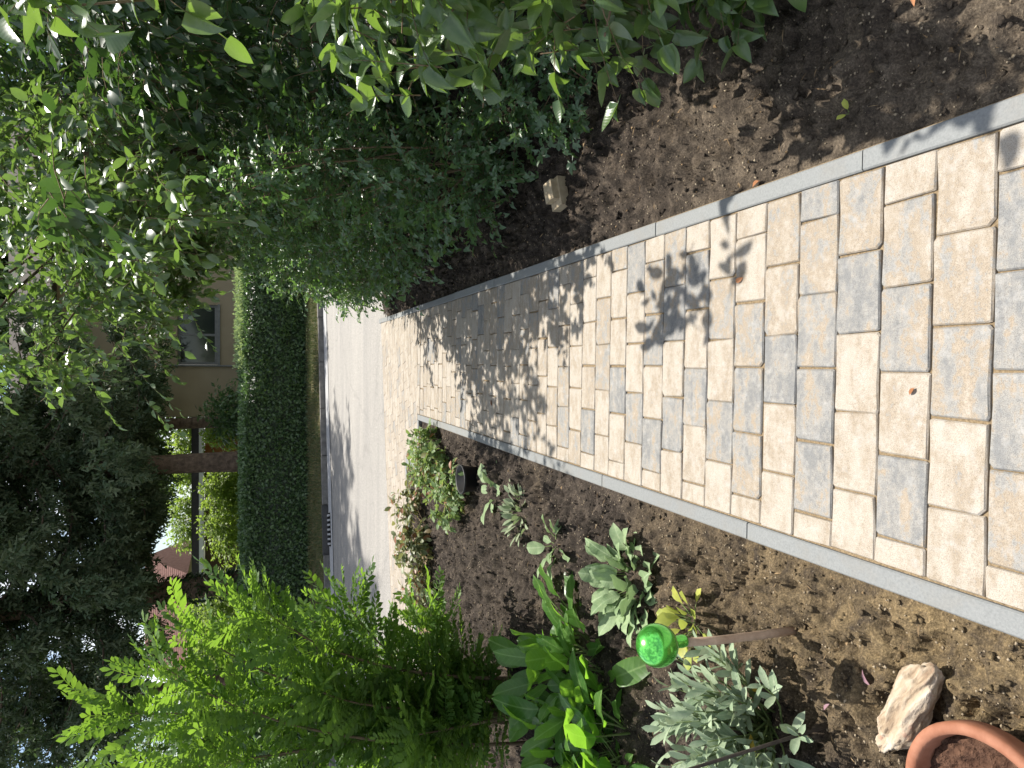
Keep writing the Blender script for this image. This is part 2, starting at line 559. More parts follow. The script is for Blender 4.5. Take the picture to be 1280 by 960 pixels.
tcx = n.new('ShaderNodeTexCoord'); l.new(tcx.outputs['Object'], mp.inputs['Vector']); l.new(mp.outputs[0], v_.inputs['Vector'])
r = ramp(n, l, v_.outputs['Fac'], [(0.30, (0.17, 0.115, 0.07)), (0.44, (0.34, 0.26, 0.175)), (0.60, (0.46, 0.39, 0.30)), (0.8, (0.54, 0.49, 0.41))])
r3 = ramp(n, l, a_.outputs['Fac'], [(0.58, (0, 0, 0)), (0.72, (0.7, 0.7, 0.7))])
c_ = mix(n, l, r.outputs['Color'], (0.40, 0.19, 0.12), r3.outputs['Color'])
l.new(c_.outputs['Color'], b.inputs['Base Color'])
b.inputs['Roughness'].default_value = 0.9
hs = n.new('ShaderNodeMath'); hs.operation = 'ADD'
l.new(v_.outputs['Fac'], hs.inputs[0]); l.new(a_.outputs['Fac'], hs.inputs[1])
bump(n, l, b, hs.outputs[0], 0.9, 0.012)
M['rock'] = m

M['l_lilac'] = leaf_mat('lilac_leaf', (0.055, 0.105, 0.04), (0.095, 0.16, 0.06), (0.30, 0.50, 0.06), 0.34, 0.33, 0.8, vein=(0.095, 0.16, 0.07), under=(0.13, 0.18, 0.11))
M['l_currant'] = leaf_mat('currant_leaf', (0.045, 0.10, 0.045), (0.085, 0.16, 0.07), (0.24, 0.46, 0.08), 0.34, 0.38, 0.8, under=(0.10, 0.16, 0.08))
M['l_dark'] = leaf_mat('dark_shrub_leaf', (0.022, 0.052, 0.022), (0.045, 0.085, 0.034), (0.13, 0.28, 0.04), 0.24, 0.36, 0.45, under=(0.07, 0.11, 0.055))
M['l_fruit'] = leaf_mat('fruit_tree_leaf', (0.045, 0.09, 0.034), (0.08, 0.14, 0.05), (0.26, 0.44, 0.065), 0.33, 0.33, 0.7, under=(0.14, 0.19, 0.11))
M['l_robinia'] = leaf_mat('pinnate_leaf', (0.055, 0.12, 0.03), (0.10, 0.18, 0.038), (0.33, 0.57, 0.05), 0.41, 0.5, 0.3, under=(0.14, 0.22, 0.08))
M['l_horse'] = leaf_mat('broad_leaf', (0.055, 0.14, 0.032), (0.09, 0.19, 0.045), (0.34, 0.68, 0.05), 0.47, 0.32, 0.5, vein=(0.20, 0.32, 0.11))
M['l_sage'] = leaf_mat('sage_leaf', (0.22, 0.30, 0.19), (0.33, 0.41, 0.28), (0.30, 0.40, 0.20), 0.22, 0.75, 0.2, under=(0.34, 0.38, 0.32), vein=(0.33, 0.39, 0.29))
M['l_lung'] = leaf_mat('felted_leaf', (0.19, 0.27, 0.14), (0.27, 0.36, 0.20), (0.34, 0.50, 0.20), 0.25, 0.7, 0.25, under=(0.25, 0.32, 0.2), vein=(0.32, 0.41, 0.25))
M['l_silver'] = leaf_mat('silvery_leaf', (0.20, 0.26, 0.16), (0.32, 0.37, 0.25), (0.36, 0.48, 0.2), 0.25, 0.7, 0.2)
M['l_yellow'] = leaf_mat('yellow_leaf', (0.30, 0.36, 0.07), (0.42, 0.44, 0.10), (0.55, 0.62, 0.12), 0.35, 0.5, 0.3)
M['l_ocre'] = leaf_mat('withered_leaf', (0.50, 0.36, 0.05), (0.58, 0.42, 0.08), (0.6, 0.45, 0.08), 0.3, 0.6, 0.2)
M['l_peren'] = leaf_mat('perennial_leaf', (0.12, 0.20, 0.075), (0.22, 0.30, 0.13), (0.42, 0.58, 0.14), 0.33, 0.5, 0.35, accent=(0.26, 0.10, 0.05))
M['l_red'] = leaf_mat('bronze_leaf', (0.13, 0.17, 0.075), (0.20, 0.22, 0.11), (0.40, 0.42, 0.14), 0.3, 0.45, 0.4, accent=(0.24, 0.085, 0.045))
M['l_hedge'] = leaf_mat('hedge_leaf', (0.035, 0.075, 0.028), (0.10, 0.16, 0.058), (0.20, 0.36, 0.10), 0.28, 0.40, 0.6)
M['l_bright'] = leaf_mat('bright_shrub_leaf', (0.12, 0.19, 0.04), (0.20, 0.26, 0.06), (0.42, 0.60, 0.08), 0.42, 0.5, 0.3)
M['l_sunlit'] = leaf_mat('sunlit_shoot_leaf', (0.20, 0.28, 0.12), (0.32, 0.40, 0.22), (0.45, 0.58, 0.2), 0.35, 0.5, 0.4)
M['l_bluegreen'] = leaf_mat('spruce_needles', (0.045, 0.078, 0.040), (0.105, 0.128, 0.072), (0.10, 0.18, 0.05), 0.22, 0.6, 0.25)
M['l_mid'] = leaf_mat('broadleaf_tree_leaf', (0.045, 0.085, 0.03), (0.09, 0.14, 0.045), (0.25, 0.42, 0.07), 0.33, 0.5, 0.3)
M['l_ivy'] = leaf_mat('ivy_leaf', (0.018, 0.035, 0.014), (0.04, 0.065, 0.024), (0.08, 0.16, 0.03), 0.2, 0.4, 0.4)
M['grass'] = leaf_mat('grass_blade', (0.05, 0.08, 0.025), (0.10, 0.10, 0.045), (0.12, 0.18, 0.05), 0.2, 0.5, 0.3, accent=(0.22, 0.16, 0.07))
M['dead'] = leaf_mat('dead_leaf', (0.30, 0.13, 0.06), (0.42, 0.20, 0.10), (0.45, 0.2, 0.08), 0.2, 0.7, 0.2)
M['litter'] = leaf_mat('dry_litter', (0.10, 0.065, 0.035), (0.30, 0.21, 0.12), (0.2, 0.14, 0.07), 0.15, 0.8, 0.2)
M['petal'] = leaf_mat('pink_petal', (0.26, 0.15, 0.19), (0.36, 0.22, 0.26), (0.35, 0.2, 0.25), 0.3, 0.5, 0.2)


# ------------------------------------------------------------------ leaf templates (triangles, along +Y, facing +Z)
def leaf_t(L=1.0, W=0.5, n=4, peak=0.4, fold=0.25, curl=0.25, stalk=0.0, heart=0.0, wave=0.0, tip=1.0):
    V, UV, T = [], [], []
    o = 0
    if stalk > 0:
        sw = 0.018
        V += [(-sw, -stalk, 0), (sw, -stalk, 0), (sw, 0.02, 0), (-sw, 0.02, 0)]
        UV += [(0.49, 0), (0.51, 0), (0.51, 0.02), (0.49, 0.02)]
        T += [(0, 1, 2), (0, 2, 3)]
        o = 4
    for i in range(n + 1):
        t = i / n
        w = (t ** (peak * 1.25 + 0.12)) * ((1 - t) ** (tip * (1 - peak) + 0.12))
        V.append((0, t, 0)); UV.append((0.5, t))
        for s in (-1, 1):
            V.append((s * w, t, 0)); UV.append((0.5 + 0.5 * s * w, t))
    V = np.array(V, float)
    mx = np.abs(V[o:, 0]).max()
    V[o:, 0] *= (W / 2) / mx
    UV = np.array(UV, float)
    UV[o:, 0] = 0.5 + (UV[o:, 0] - 0.5) / mx
    V[o:, 1] *= L
    if heart:
        k = np.exp(-((V[o:, 1] / L - 0.06) / 0.13) ** 2) * np.abs(V[o:, 0]) / (W / 2)
        V[o:, 1] -= heart * L * k
    ax = np.abs(V[o:, 0])
    V[o:, 2] += fold * ax - curl * L * (V[o:, 1] / L) ** 2 + wave * W * np.sin(V[o:, 1] / L * 9.0) * ax / (W / 2)
    for i in range(n):
        a = o + i * 3
        b_ = a + 3
        T += [(a, b_, b_ + 1), (a, b_ + 1, a + 1), (a, a + 2, b_ + 2), (a, b_ + 2, b_)]
    T = np.array(T)
    # drop the zero-area ends
    A = np.linalg.norm(np.cross(V[T[:, 1]] - V[T[:, 0]], V[T[:, 2]] - V[T[:, 0]]), axis=1)
    T = T[A > 1e-9]
    # all faces point up
    N = np.cross(V[T[:, 1]] - V[T[:, 0]], V[T[:, 2]] - V[T[:, 0]])
    fl = N[:, 2] < 0
    T[fl] = T[fl][:, ::-1]
    return V, T, UV


def lobed_t(L=1.0, W=1.0, lobes=5, depth=0.35, fold=0.15, cup=0.15, stalk=0.5):
    """a maple- or currant-like leaf with pointed lobes"""
    out = []
    for k in range(lobes):
        a = -2.0 + 4.0 * k / (lobes - 1)
        rl = 1.0 - 0.28 * abs(a) / 2.0
        out.append((a - 0.28 if k else a - 0.15, rl * 0.80))
        out.append((a, rl))
        out.append((a + 0.28 if k < lobes - 1 else a + 0.15, rl * 0.80))
        if k < lobes - 1:
            out.append((a + 2.0 / (lobes - 1), rl * (1 - depth) * 0.9))
    V = [(0, 0, 0)]
    for a, r_ in out:
        V.append((math.sin(a) * r_ * W * 0.5, math.cos(a) * r_ * L * 0.62 + 0.30 * L * 0, 0))
    V = np.array(V, float)
    r2 = V[:, 0] ** 2 + V[:, 1] ** 2
    V[:, 2] = fold * np.abs(V[:, 0]) - cup * r2 + 0.05 * np.sin(np.arange(len(V)) * 1.7)
    V[0, 2] = 0
    T = [(0, i + 1, i) for i in range(1, len(V) - 1)]
    UV = np.c_[0.5 + V[:, 0] / W, V[:, 1] / L]
    if stalk:
        k = len(V)
        V = np.r_[V, [(-0.015, -stalk, -0.02), (0.015, -stalk, -0.02), (0.015, 0.02, -0.003), (-0.015, 0.02, -0.003)]]
        UV = np.r_[UV, [(0.5, 0)] * 4]
        T += [(k, k + 1, k + 2), (k, k + 2, k + 3)]
    T = np.array(T)
    N = np.cross(V[T[:, 1]] - V[T[:, 0]], V[T[:, 2]] - V[T[:, 0]])
    T[N[:, 2] < 0] = T[N[:, 2] < 0][:, ::-1]
    return V, T, UV


def pinnate_t(L=1.0, pairs=8, lw=0.34, ll=0.26, droop=0.25, lift=0.1, seed=0):
    """a compound leaf: a rachis with paired leaflets"""
    rr = np.random.default_rng(seed)
    lv, lt, lu = leaf_t(1.0, lw, 3, 0.55, 0.12, 0.12, 0, 0, 0, 0.5)
    Vs, Ts, Us = [], [], []
    o = 0

    def ctr(t):
        return np.array([0, t * L, lift * t - droop * L * t * t])
    # rachis
    k = 7
    for i in range(k):
        p = ctr(i / (k - 1))
        w = 0.008 * (1 - 0.6 * i / (k - 1))
        Vs.append([p + (-w, 0, 0), p + (w, 0, 0)])
        Us.append([(0.5, 0)] * 2)
        if i < k - 1:
            Ts.append(np.array([(0, 1, 3), (0, 3, 2)]) + o)
        o += 2
    items = []
    for i in range(pairs):
        t = 0.2 + 0.76 * i / (pairs - 1)
        s_ = ll * (0.78 + 0.42 * math.sin(math.pi * (0.15 + 0.7 * i / (pairs - 1))))
        for sd in (-1, 1):
            items.append((t, sd, s_ * rr.uniform(0.88, 1.08)))
    items.append((1.0, 0, ll * 0.95))
    for t, sd, s_ in items:
        p = ctr(t)
        ang = sd * R(64 + rr.uniform(-10, 10) - 12 * t)
        roll = rr.uniform(-0.35, 0.35)
        tilt = rr.uniform(-0.35, 0.05)
        Mx = np.array(Matrix.Rotation(-ang, 3, 'Z') @ Matrix.Rotation(tilt, 3, 'X') @ Matrix.Rotation(roll, 3, 'Y'))
        v = lv * s_
        v = v @ Mx.T + p
        Vs.append(v); Us.append(lu)
        Ts.append(lt + o)
        o += len(v)
    V = np.concatenate([np.asarray(x, float) for x in Vs])
    T = np.concatenate(Ts)
    U = np.concatenate([np.asarray(x, float) for x in Us])
    N = np.cross(V[T[:, 1]] - V[T[:, 0]], V[T[:, 2]] - V[T[:, 0]])
    T[N[:, 2] < 0] = T[N[:, 2] < 0][:, ::-1]
    return V, T, U


def frames(D, U):
    y = norm(D)
    x = norm(np.cross(y, U))
    z = np.cross(x, y)
    return np.stack([x, y, z], axis=2)          # columns


def scatter(P, D, U, S, temps):
    """joined copies of leaf templates -> V, T, UV, rnd"""
    Rm = frames(D, U)
    which = rng.integers(0, len(temps), len(P))
    Vs, Ts, Us, Rs = [], [], [], []
    o = 0
    for k, (tv, tt, tu) in enumerate(temps):
        idx = np.nonzero(which == k)[0]
        if not len(idx):
            continue
        sc = S[idx]
        sc = sc[:, None] if sc.ndim == 1 else sc
        v = np.einsum('nij,nkj->nki', Rm[idx], tv[None] * sc[:, None, :] if sc.shape[1] == 3 else tv[None] * sc[:, :, None]) + P[idx][:, None, :]
        t = tt[None] + (np.arange(len(idx)) * len(tv))[:, None, None] + o
        o += len(idx) * len(tv)
        Vs.append(v.reshape(-1, 3)); Ts.append(t.reshape(-1, 3))
        Us.append(np.tile(tu, (len(idx), 1)))
        Rs.append(np.repeat(rng.random(len(idx)), len(tt)))
    return np.concatenate(Vs), np.concatenate(Ts), np.concatenate(Us), np.concatenate(Rs)


def in_view(P, margin=60):
    q = P - CAM
    z = q @ FWD
    x = 640 + 850 * (q @ np.array(dn)) / np.maximum(z, 1e-3)
    y = 480 - 850 * (q @ np.array(rt)) / np.maximum(z, 1e-3)
    return (z > 0.1) & (x > -margin) & (x < 1280 + margin) & (y > -margin) & (y < 960 + margin)


def leaves_on(root, P, D, U, S, temps, mat, n_ind=300, name='leaf', stuff_name='foliage', low=None):
    """nearest leaves in view become leaf parts, the rest one mass of foliage"""
    base = np.array(root.location)
    d = np.linalg.norm(P - CAM, axis=1) / np.maximum(S, 1e-6)
    d = np.where(in_view(P), d, 1e6 + d)
    order = np.argsort(d)
    ind, rest = order[:n_ind], order[n_ind:]
    if n_ind:
        meshes = [mesh_tris(name, tv, tt, mat, None, tu, True) for tv, tt, tu in temps]
        Rm = frames(D[ind], U[ind])
        for i, k in enumerate(ind):
            o = bpy.data.objects.new(name, meshes[int(rng.integers(0, len(meshes)))])
            r3 = Rm[i] * S[k]
            p = P[k] - base
            o.matrix_basis = Matrix(((r3[0, 0], r3[0, 1], r3[0, 2], p[0]), (r3[1, 0], r3[1, 1], r3[1, 2], p[1]),
                                     (r3[2, 0], r3[2, 1], r3[2, 2], p[2]), (0, 0, 0, 1)))
            link(o, root)
    if len(rest):
        V, T, UV, rd = scatter(P[rest], D[rest], U[rest], S[rest], low or temps)
        o = ob(stuff_name, mesh_tris(stuff_name, V - base, T, mat, rd, UV, True), root)
        o['kind'] = 'stuff'


def twig_tubes(root, P0, P1, P2, r0, mat, name='twigs'):
    """thin three-sided tubes along quadratic curves, all in one mesh"""
    base = np.array(root.location)
    N = len(P0)
    k = 4
    ts = np.linspace(0, 1, k)
    C = np.stack([(1 - t) ** 2 * P0 + 2 * t * (1 - t) * P1 + t * t * P2 for t in ts], 1)
    d = norm(P2 - P0)
    a = norm(np.cross(d, np.tile([0.3, 0.2, 0.93], (N, 1))))
    b_ = np.cross(d, a)
    rr = np.asarray(r0)
    if rr.ndim == 0:
        rr = np.full(N, float(rr))
    V = np.zeros((N, k, 3, 3))
    for j in range(3):
        an = 2 * math.pi * j / 3
        off = (a * math.cos(an) + b_ * math.sin(an))
        for i in range(k):
            V[:, i, j] = C[:, i] + off * (rr * (1 - 0.7 * ts[i]))[:, None]
    T = []
    for i in range(k - 1):
        for j in range(3):
            p, q = i * 3 + j, i * 3 + (j + 1) % 3
            T += [(p, q, q + 3), (p, q + 3, p + 3)]
    T = np.array(T)[None] + (np.arange(N) * k * 3)[:, None, None]
    o = ob(name, mesh_tris(name, V.reshape(-1, 3) - base, T.reshape(-1, 3), mat, smooth=True), root)
    o['kind'] = 'stuff'
    return o


def blob_points(blobs, shell=0.45):
    """points in a set of ellipsoids, more of them near the skin; returns points and outward directions"""
    P, O = [], []
    for cx, cy, cz, rx, ry, rz, n_ in blobs:
        d = rand_dirs(n_)
        r_ = (shell + (1 - shell) * rng.random(n_)) ** 0.8 * rng.uniform(0.8, 1.12, n_)
        rad = np.array([rx, ry, rz])
        P.append(np.array([cx, cy, cz]) + d * r_[:, None] * rad)
        O.append(norm(d / rad))
    return np.concatenate(P), np.concatenate(O)


def twig_leaves(P, O, tl, nl, size, out=0.8, up=0.15, droop=0.3, ldroop=0.35, jit=0.5, flat=0.6, opposite=False, szvar=0.3):
    """leaves set along short twigs; returns leaf arrays and twig curves"""
    N = len(P)
    d = norm(O * out + rng.normal(size=(N, 3)) * jit + np.array([0, 0, up]))
    ln = tl * rng.uniform(0.6, 1.3, N)
    P0 = P - d * (ln * 0.5)[:, None]
    P1 = P
    P2 = P + d * (ln * 0.5)[:, None] + np.array([0, 0, -1]) * (droop * ln)[:, None]
    sx = norm(np.cross(d, np.tile([0, 0, 1.0], (N, 1)) + rng.normal(size=(N, 3)) * 0.15))
    sz = np.cross(sx, d)
    LP, LD, LU, LS = [], [], [], []
    for k in range(nl):
        if opposite:
            t = 0.15 + 0.85 * (k // 2) / max(1, (nl - 1) // 2)
            an = (k % 2) * math.pi + (k // 2) * 1.2
        else:
            t = 0.12 + 0.88 * k / max(1, nl - 1)
            an = k * 2.4
        p = (1 - t) ** 2 * P0 + 2 * t * (1 - t) * P1 + t * t * P2
        side = sx * math.cos(an) + sz * math.sin(an) * flat
        ax = norm(side * (1.0 - 0.6 * t) + d * (0.45 + 0.6 * t) + np.array([0, 0, -ldroop]) + rng.normal(size=(N, 3)) * 0.28)
        un = norm(np.array([0, 0, 1.0]) + O * 0.35 + rng.normal(size=(N, 3)) * 0.45)
        LP.append(p); LD.append(ax); LU.append(un)
        LS.append(size * rng.uniform(1 - szvar, 1 + szvar, N))
    return np.concatenate(LP), np.concatenate(LD), np.concatenate(LU), np.concatenate(LS), (P0, P1, P2)


def limbs(root, base, targets, r0, mat, name='branch', sag=0.0, seg=6, n=6, r1=0.25):
    """one tapered, slightly crooked limb for each target"""
    bs = np.array(root.location)
    for tg in targets:
        a = Acc()
        b0 = np.array(base, float) + rng.normal(size=3) * [0.05, 0.05, 0]
        tg = np.array(tg, float)
        ctl = b0 + (tg - b0) * np.array([0.35, 0.35, 0.62]) + rng.normal(size=3) * 0.06
        pts, rad = [], []
        for i in range(seg + 1):
            t = i / seg
            p = (1 - t) ** 2 * b0 + 2 * t * (1 - t) * ctl + t * t * tg + rng.normal(size=3) * 0.012 * (i > 0)
            pts.append(p - bs); rad.append(r0 * (1 - (1 - r1) * t))
        a.tube(pts, rad, n)
        a.build(name, mat, root, True)


# ------------------------------------------------------------------ the setting: ground, street, path
a = Acc()
a.add([(-600, -400, -0.42), (600, -400, -0.42), (600, 900, -0.42), (-600, 900, -0.42)], [(0, 1, 2, 3)])
tag(a.build('ground', M['earth']), kind='structure')


def strip(y0, y1, z, k0=STREET_K, k1=STREET_K, x0=-40, x1=40, nx=40):
    """ground strip between two slanting lines"""
    V, F = [], []
    for i in range(nx + 1):
        x = x0 + (x1 - x0) * i / nx
        V += [(x, y0 + k0 * x, z), (x, y1 + k1 * x, z)]
    for i in range(nx):
        F.append((2 * i, 2 * i + 2, 2 * i + 3, 2 * i + 1))
    return V, F


FAR_Y = 14.93
a = Acc(); a.add(*strip(STREET_Y - 0.35, FAR_Y + 0.3, ZS - 0.012))
tag(a.build('street', M['asphalt']), kind='structure')
g_ = thing('gutter', None, None, kind='structure')
a = Acc(); a.add(*strip(FAR_Y - 0.52, FAR_Y, ZS - 0.004)); a.build('gutter_strip', M['gutter'], g_)
# seam between gutter and carriageway
a = Acc(); a.add(*strip(FAR_Y - 0.56, FAR_Y - 0.52, ZS - 0.008)); a.build('gutter_seam', M['iron'], g_)

SA = math.atan(STREET_K)
SDIR = np.array([math.cos(SA), math.sin(SA)])
kb = thing('street_kerb', None, None, kind='structure')
for i in range(-14, 9):
    a = Acc()
    c = np.array([0, FAR_Y + 0.07]) + SDIR * (i + 0.5) * 1.0
    if -3.75 < c[0] < -2.9:
        continue
    a.box((c[0], c[1], ZS - 0.05 + rng.uniform(-0.004, 0.004)), (0.985, 0.14, 0.30), SA + rng.uniform(-0.004, 0.004))
    a.build('kerb_stone', M['kerb_old'], kb)
# drain let into the kerb
dc = np.array([0, FAR_Y + 0.05]) + SDIR * (-3.5)
dr = thing('storm_drain', 'dark iron storm drain with a row of short bars, set in the far street kerb', 'drain', (dc[0], dc[1], ZS))
dr.rotation_euler = (0, 0, SA)
a = Acc(); a.box((0, 0.09, 0.04), (1.0, 0.12, 0.14)); a.build('back_frame', M['iron'], dr)
a = Acc(); a.box((0, -0.16, -0.003), (0.66, 0.34, 0.01)); a.build('pit', M['black'], dr)  # flat black plate, the shade of the opening put into its colour
for k in range(7):
    a = Acc(); a.box((-0.28 + k * 0.0935, -0.16, 0.012), (0.04, 0.33, 0.02)); a.build('bar', M['gutter'], dr)

# verge
a = Acc(); a.add(*strip(FAR_Y + 0.14, 17.6, ZS + 0.085, STREET_K, 0.15)); tag(a.build('grass_verge', M['verge']), kind='structure')
nb = 26000
bx = rng.uniform(-9, 4, nb); tt_ = rng.random(nb)
by = (FAR_Y + 0.16 + STREET_K * bx) * (1 - tt_) + (17.5 + 0.15 * bx) * tt_
blade = leaf_t(1.0, 0.10, 2, 0.2, 0.0, 0.3)
keepb = vnoise(bx * 1.6, by * 2.5, 3) + 0.35 * vnoise(bx * 6, by * 6, 4) > 0.36
bx, by = bx[keepb], by[keepb]
nb = len(bx)
V, T, UV, rd = scatter(np.c_[bx, by, np.full(nb, ZS + 0.08)], norm(np.c_[rng.normal(size=(nb, 2)) * 0.5, np.ones(nb)]), rand_dirs(nb), rng.uniform(0.05, 0.12, nb), [blade])
tag(ob('grass', mesh_tris('grass', V, T, M['grass'], rd)), kind='stuff')

# joint bed under the paving
a = Acc()
a.add([(-0.565, -3, -SLOPE * -3 - 0.0085), (0.585, -3, -SLOPE * -3 - 0.0085), (0.585, 8.90, -SLOPE * 8.90 - 0.0085), (-0.565, 8.62, -SLOPE * 8.62 - 0.0085)], [(0, 1, 2, 3)])
a.add([(-9, 4.2, -SLOPE * 4.2 - 0.009), (-0.56, 6.62, -SLOPE * 6.62 - 0.009), (-0.56, 8.68, -SLOPE * 8.68 - 0.009), (-9, 6.55, -SLOPE * 6.55 - 0.009)], [(0, 1, 2, 3)])
path = tag(a.build('path', M['joint']), kind='structure')

# ------------------------------------------------------------------ pavers
PL, PW, PH = 0.213, 0.1433, 0.06


def paver_poly(poly, jit=0.0022, bev=0.0045, edge=0.0022):
    """a stone with a softened rim over a convex outline (xy, counter-clockwise)"""
    poly = [np.array(p, float) for p in poly]
    # drop tiny edges
    out = []
    for p in poly:
        if not out or np.linalg.norm(p - out[-1]) > 0.004:
            out.append(p)
    if len(out) > 2 and np.linalg.norm(out[0] - out[-1]) < 0.004:
        out.pop()
    poly = out
    k = len(poly)
    if k < 3:
        return None
    c = sum(poly) / k

    def inset(d):
        res = []
        for i in range(k):
            p0, p1, p2 = poly[i - 1], poly[i], poly[(i + 1) % k]
            e1 = (p1 - p0) / np.linalg.norm(p1 - p0)
            e2 = (p2 - p1) / np.linalg.norm(p2 - p1)
            n1, n2 = np.array([-e1[1], e1[0]]), np.array([-e2[1], e2[0]])
            bis = n1 + n2
            q = bis @ bis
            res.append(p1 + bis * (2 * d / q) * 1.0 if q > 0.2 else p1 + bis * d)
        return res
    # each corner is knocked off a little, as tumbled stones are
    r0 = inset(edge)
    ring = []
    for i in range(k):
        p0, p1, p2 = r0[i - 1], r0[i], r0[(i + 1) % k]
        cut = rng.uniform(0.002, 0.007) if rng.random() > 0.06 else rng.uniform(0.010, 0.018)
        cut = min(cut, 0.3 * np.linalg.norm(p1 - p0), 0.3 * np.linalg.norm(p2 - p1))
        ring.append(p1 + (p0 - p1) / np.linalg.norm(p0 - p1) * cut)
        ring.append(p1 + (p2 - p1) / np.linalg.norm(p2 - p1) * cut)
        if np.linalg.norm(p2 - p1) > 0.16:          # worn long edges are not quite straight
            ring.append(p1 + (p2 - p1) * rng.uniform(0.3, 0.7) + rng.normal(size=2) * 0.0014)
    ring = [p + rng.normal(size=2) * jit for p in ring]
    m_ = len(ring)
    top = [p + (c - p) / np.linalg.norm(c - p) * bev for p in ring]
    V = [(p[0], p[1], -PH) for p in ring] + [(p[0], p[1], -bev * 0.9) for p in ring] + [(p[0], p[1], 0.0) for p in top]
    F = [tuple(range(2 * m_, 3 * m_))]
    for i in range(m_):
        j = (i + 1) % m_
        F.append((i, j, m_ + j, m_ + i))
        F.append((m_ + i, m_ + j, 2 * m_ + j, 2 * m_ + i))
    return V, F


def rect(x0, x1, y0, y1):
    return [(x0, y0), (x1, y0), (x1, y1), (x0, y1)]


full_meshes = [mesh_poly('paver', *paver_poly(rect(-PL / 2, PL / 2, -PW / 2, PW / 2)), M['paver']) for _ in range(10)]
far_meshes = [mesh_poly('paver', *paver_poly(rect(-PL / 2, PL / 2, -PW / 2, PW / 2), 0.0008, 0.0025, 0.0006), M['paver']) for _ in range(4)]
half_meshes = [mesh_poly('paver', *paver_poly(rect(-PL / 4, PL / 4, -PW / 2, PW / 2)), M['paver']) for _ in range(5)]


def clip(poly, nx, ny, c):
    """keep nx*x + ny*y <= c"""
    out = []
    for i in range(len(poly)):
        p, q = poly[i], poly[(i + 1) % len(poly)]
        dp, dq = nx * p[0] + ny * p[1] - c, nx * q[0] + ny * q[1] - c
        if dp <= 0:
            out.append(p)
        if (dp < 0) != (dq < 0) and abs(dp - dq) > 1e-12:
            t = dp / (dp - dq)
            out.append((p[0] + (q[0] - p[0]) * t, p[1] + (q[1] - p[1]) * t))
    return out


def area(poly):
    return 0.5 * sum(poly[i][0] * poly[(i + 1) % len(poly)][1] - poly[(i + 1) % len(poly)][0] * poly[i][1] for i in range(len(poly)))


TILT = math.atan(SLOPE)
SHADES = {'c': 0.18, 't': 0.40, 'm': 0.53, 'l': 0.64, 'g': 0.80}
# colours of the nearest courses as laid, from the right-hand kerb to the left
COURSES = {0: 'cgggmc', 1: 'ttmcc', 2: 'cmlcgc', 3: 'mgccc', 4: 'gmlggc', 5: 'ttgcc', 6: 'ccmgmc', 7: 'cmcgc', 8: 'cgclcc', 9: 'mgcgc', 10: 'cmlcgc', 11: 'gcclc', 12: 'mccgcc'}
XR, XL = 0.524, -0.502
stones = []                                     # (centre, yaw, outline, shade)
y = 0.980
for cidx in range(-27, 42):
    y0 = 0.980 + PW * (cidx - 0) - PW
    y1 = y0 + PW
    if y0 > 6.66:
        break
    xs = [XR]
    first = PL if cidx % 2 else PL * 0.47
    first += rng.uniform(-0.004, 0.004)
    if cidx > 12 and rng.random() < 0.25:
        first = PL * rng.choice([0.6, 0.75, 0.35])
    x = XR - first
    while x > XL + 0.035:
        xs.append(x)
        x -= PL
    xs.append(XL)
    row = COURSES.get(cidx)
    for i in range(len(xs) - 1):
        x1, x0 = xs[i], xs[i + 1]
        if row:
            s = SHADES[row[min(i, len(row) - 1)]]
        else:
            s = float(rng.choice([0.12, 0.20, 0.36, 0.48, 0.62, 0.76], p=[0.25, 0.25, 0.2, 0.12, 0.1, 0.08]))
        stones.append((((x0 + x1) / 2, (y0 + y1) / 2), 0.0, (x1 - x0, min(y1, 6.68) - y0), s + rng.uniform(-0.05, 0.05), None))
# the wider paved strip along the street, laid parallel to it
ca, sa_ = math.cos(SA), math.sin(SA)
for j in range(0, 30):
    v0 = -0.02 - PW * (j + 1)
    offx = (0.5 * PL if j % 2 else 0) + rng.uniform(-0.02, 0.02)
    for i in range(-40, 6):
        u0 = i * PL + offx
        poly = [(u0, v0), (u0 + PL, v0), (u0 + PL, v0 + PW), (u0, v0 + PW)]
        w = [(p[0] * ca - p[1] * sa_, STREET_Y + p[0] * sa_ + p[1] * ca) for p in poly]
        cx = sum(p[0] for p in w) / 4
        q = clip(w, 1, 0, XR)                                   # right kerb
        if cx > -1.06:
            q = clip(q, 0, -1, -6.685)   # the path's last course
        else:
            q = clip(q, 0.33, -1, -(7.29 + 0.33 * 1.07))
        if len(q) < 3 or area(q) < 0.0012:
            continue
        cq = np.mean(np.array(q), axis=0)
        whole = abs(area(q) - PL * PW) < 1e-5
        s = float(rng.choice([0.20, 0.26, 0.34, 0.44, 0.56], p=[0.35, 0.3, 0.15, 0.1, 0.1]))
        stones.append(((cq[0], cq[1]), SA, None, s, None if whole else [(p[0] - cq[0], p[1] - cq[1]) for p in q]))


def stone_key(s):
    y_ = s[0][1]
    return y_ if y_ > 0.75 else 100 - y_


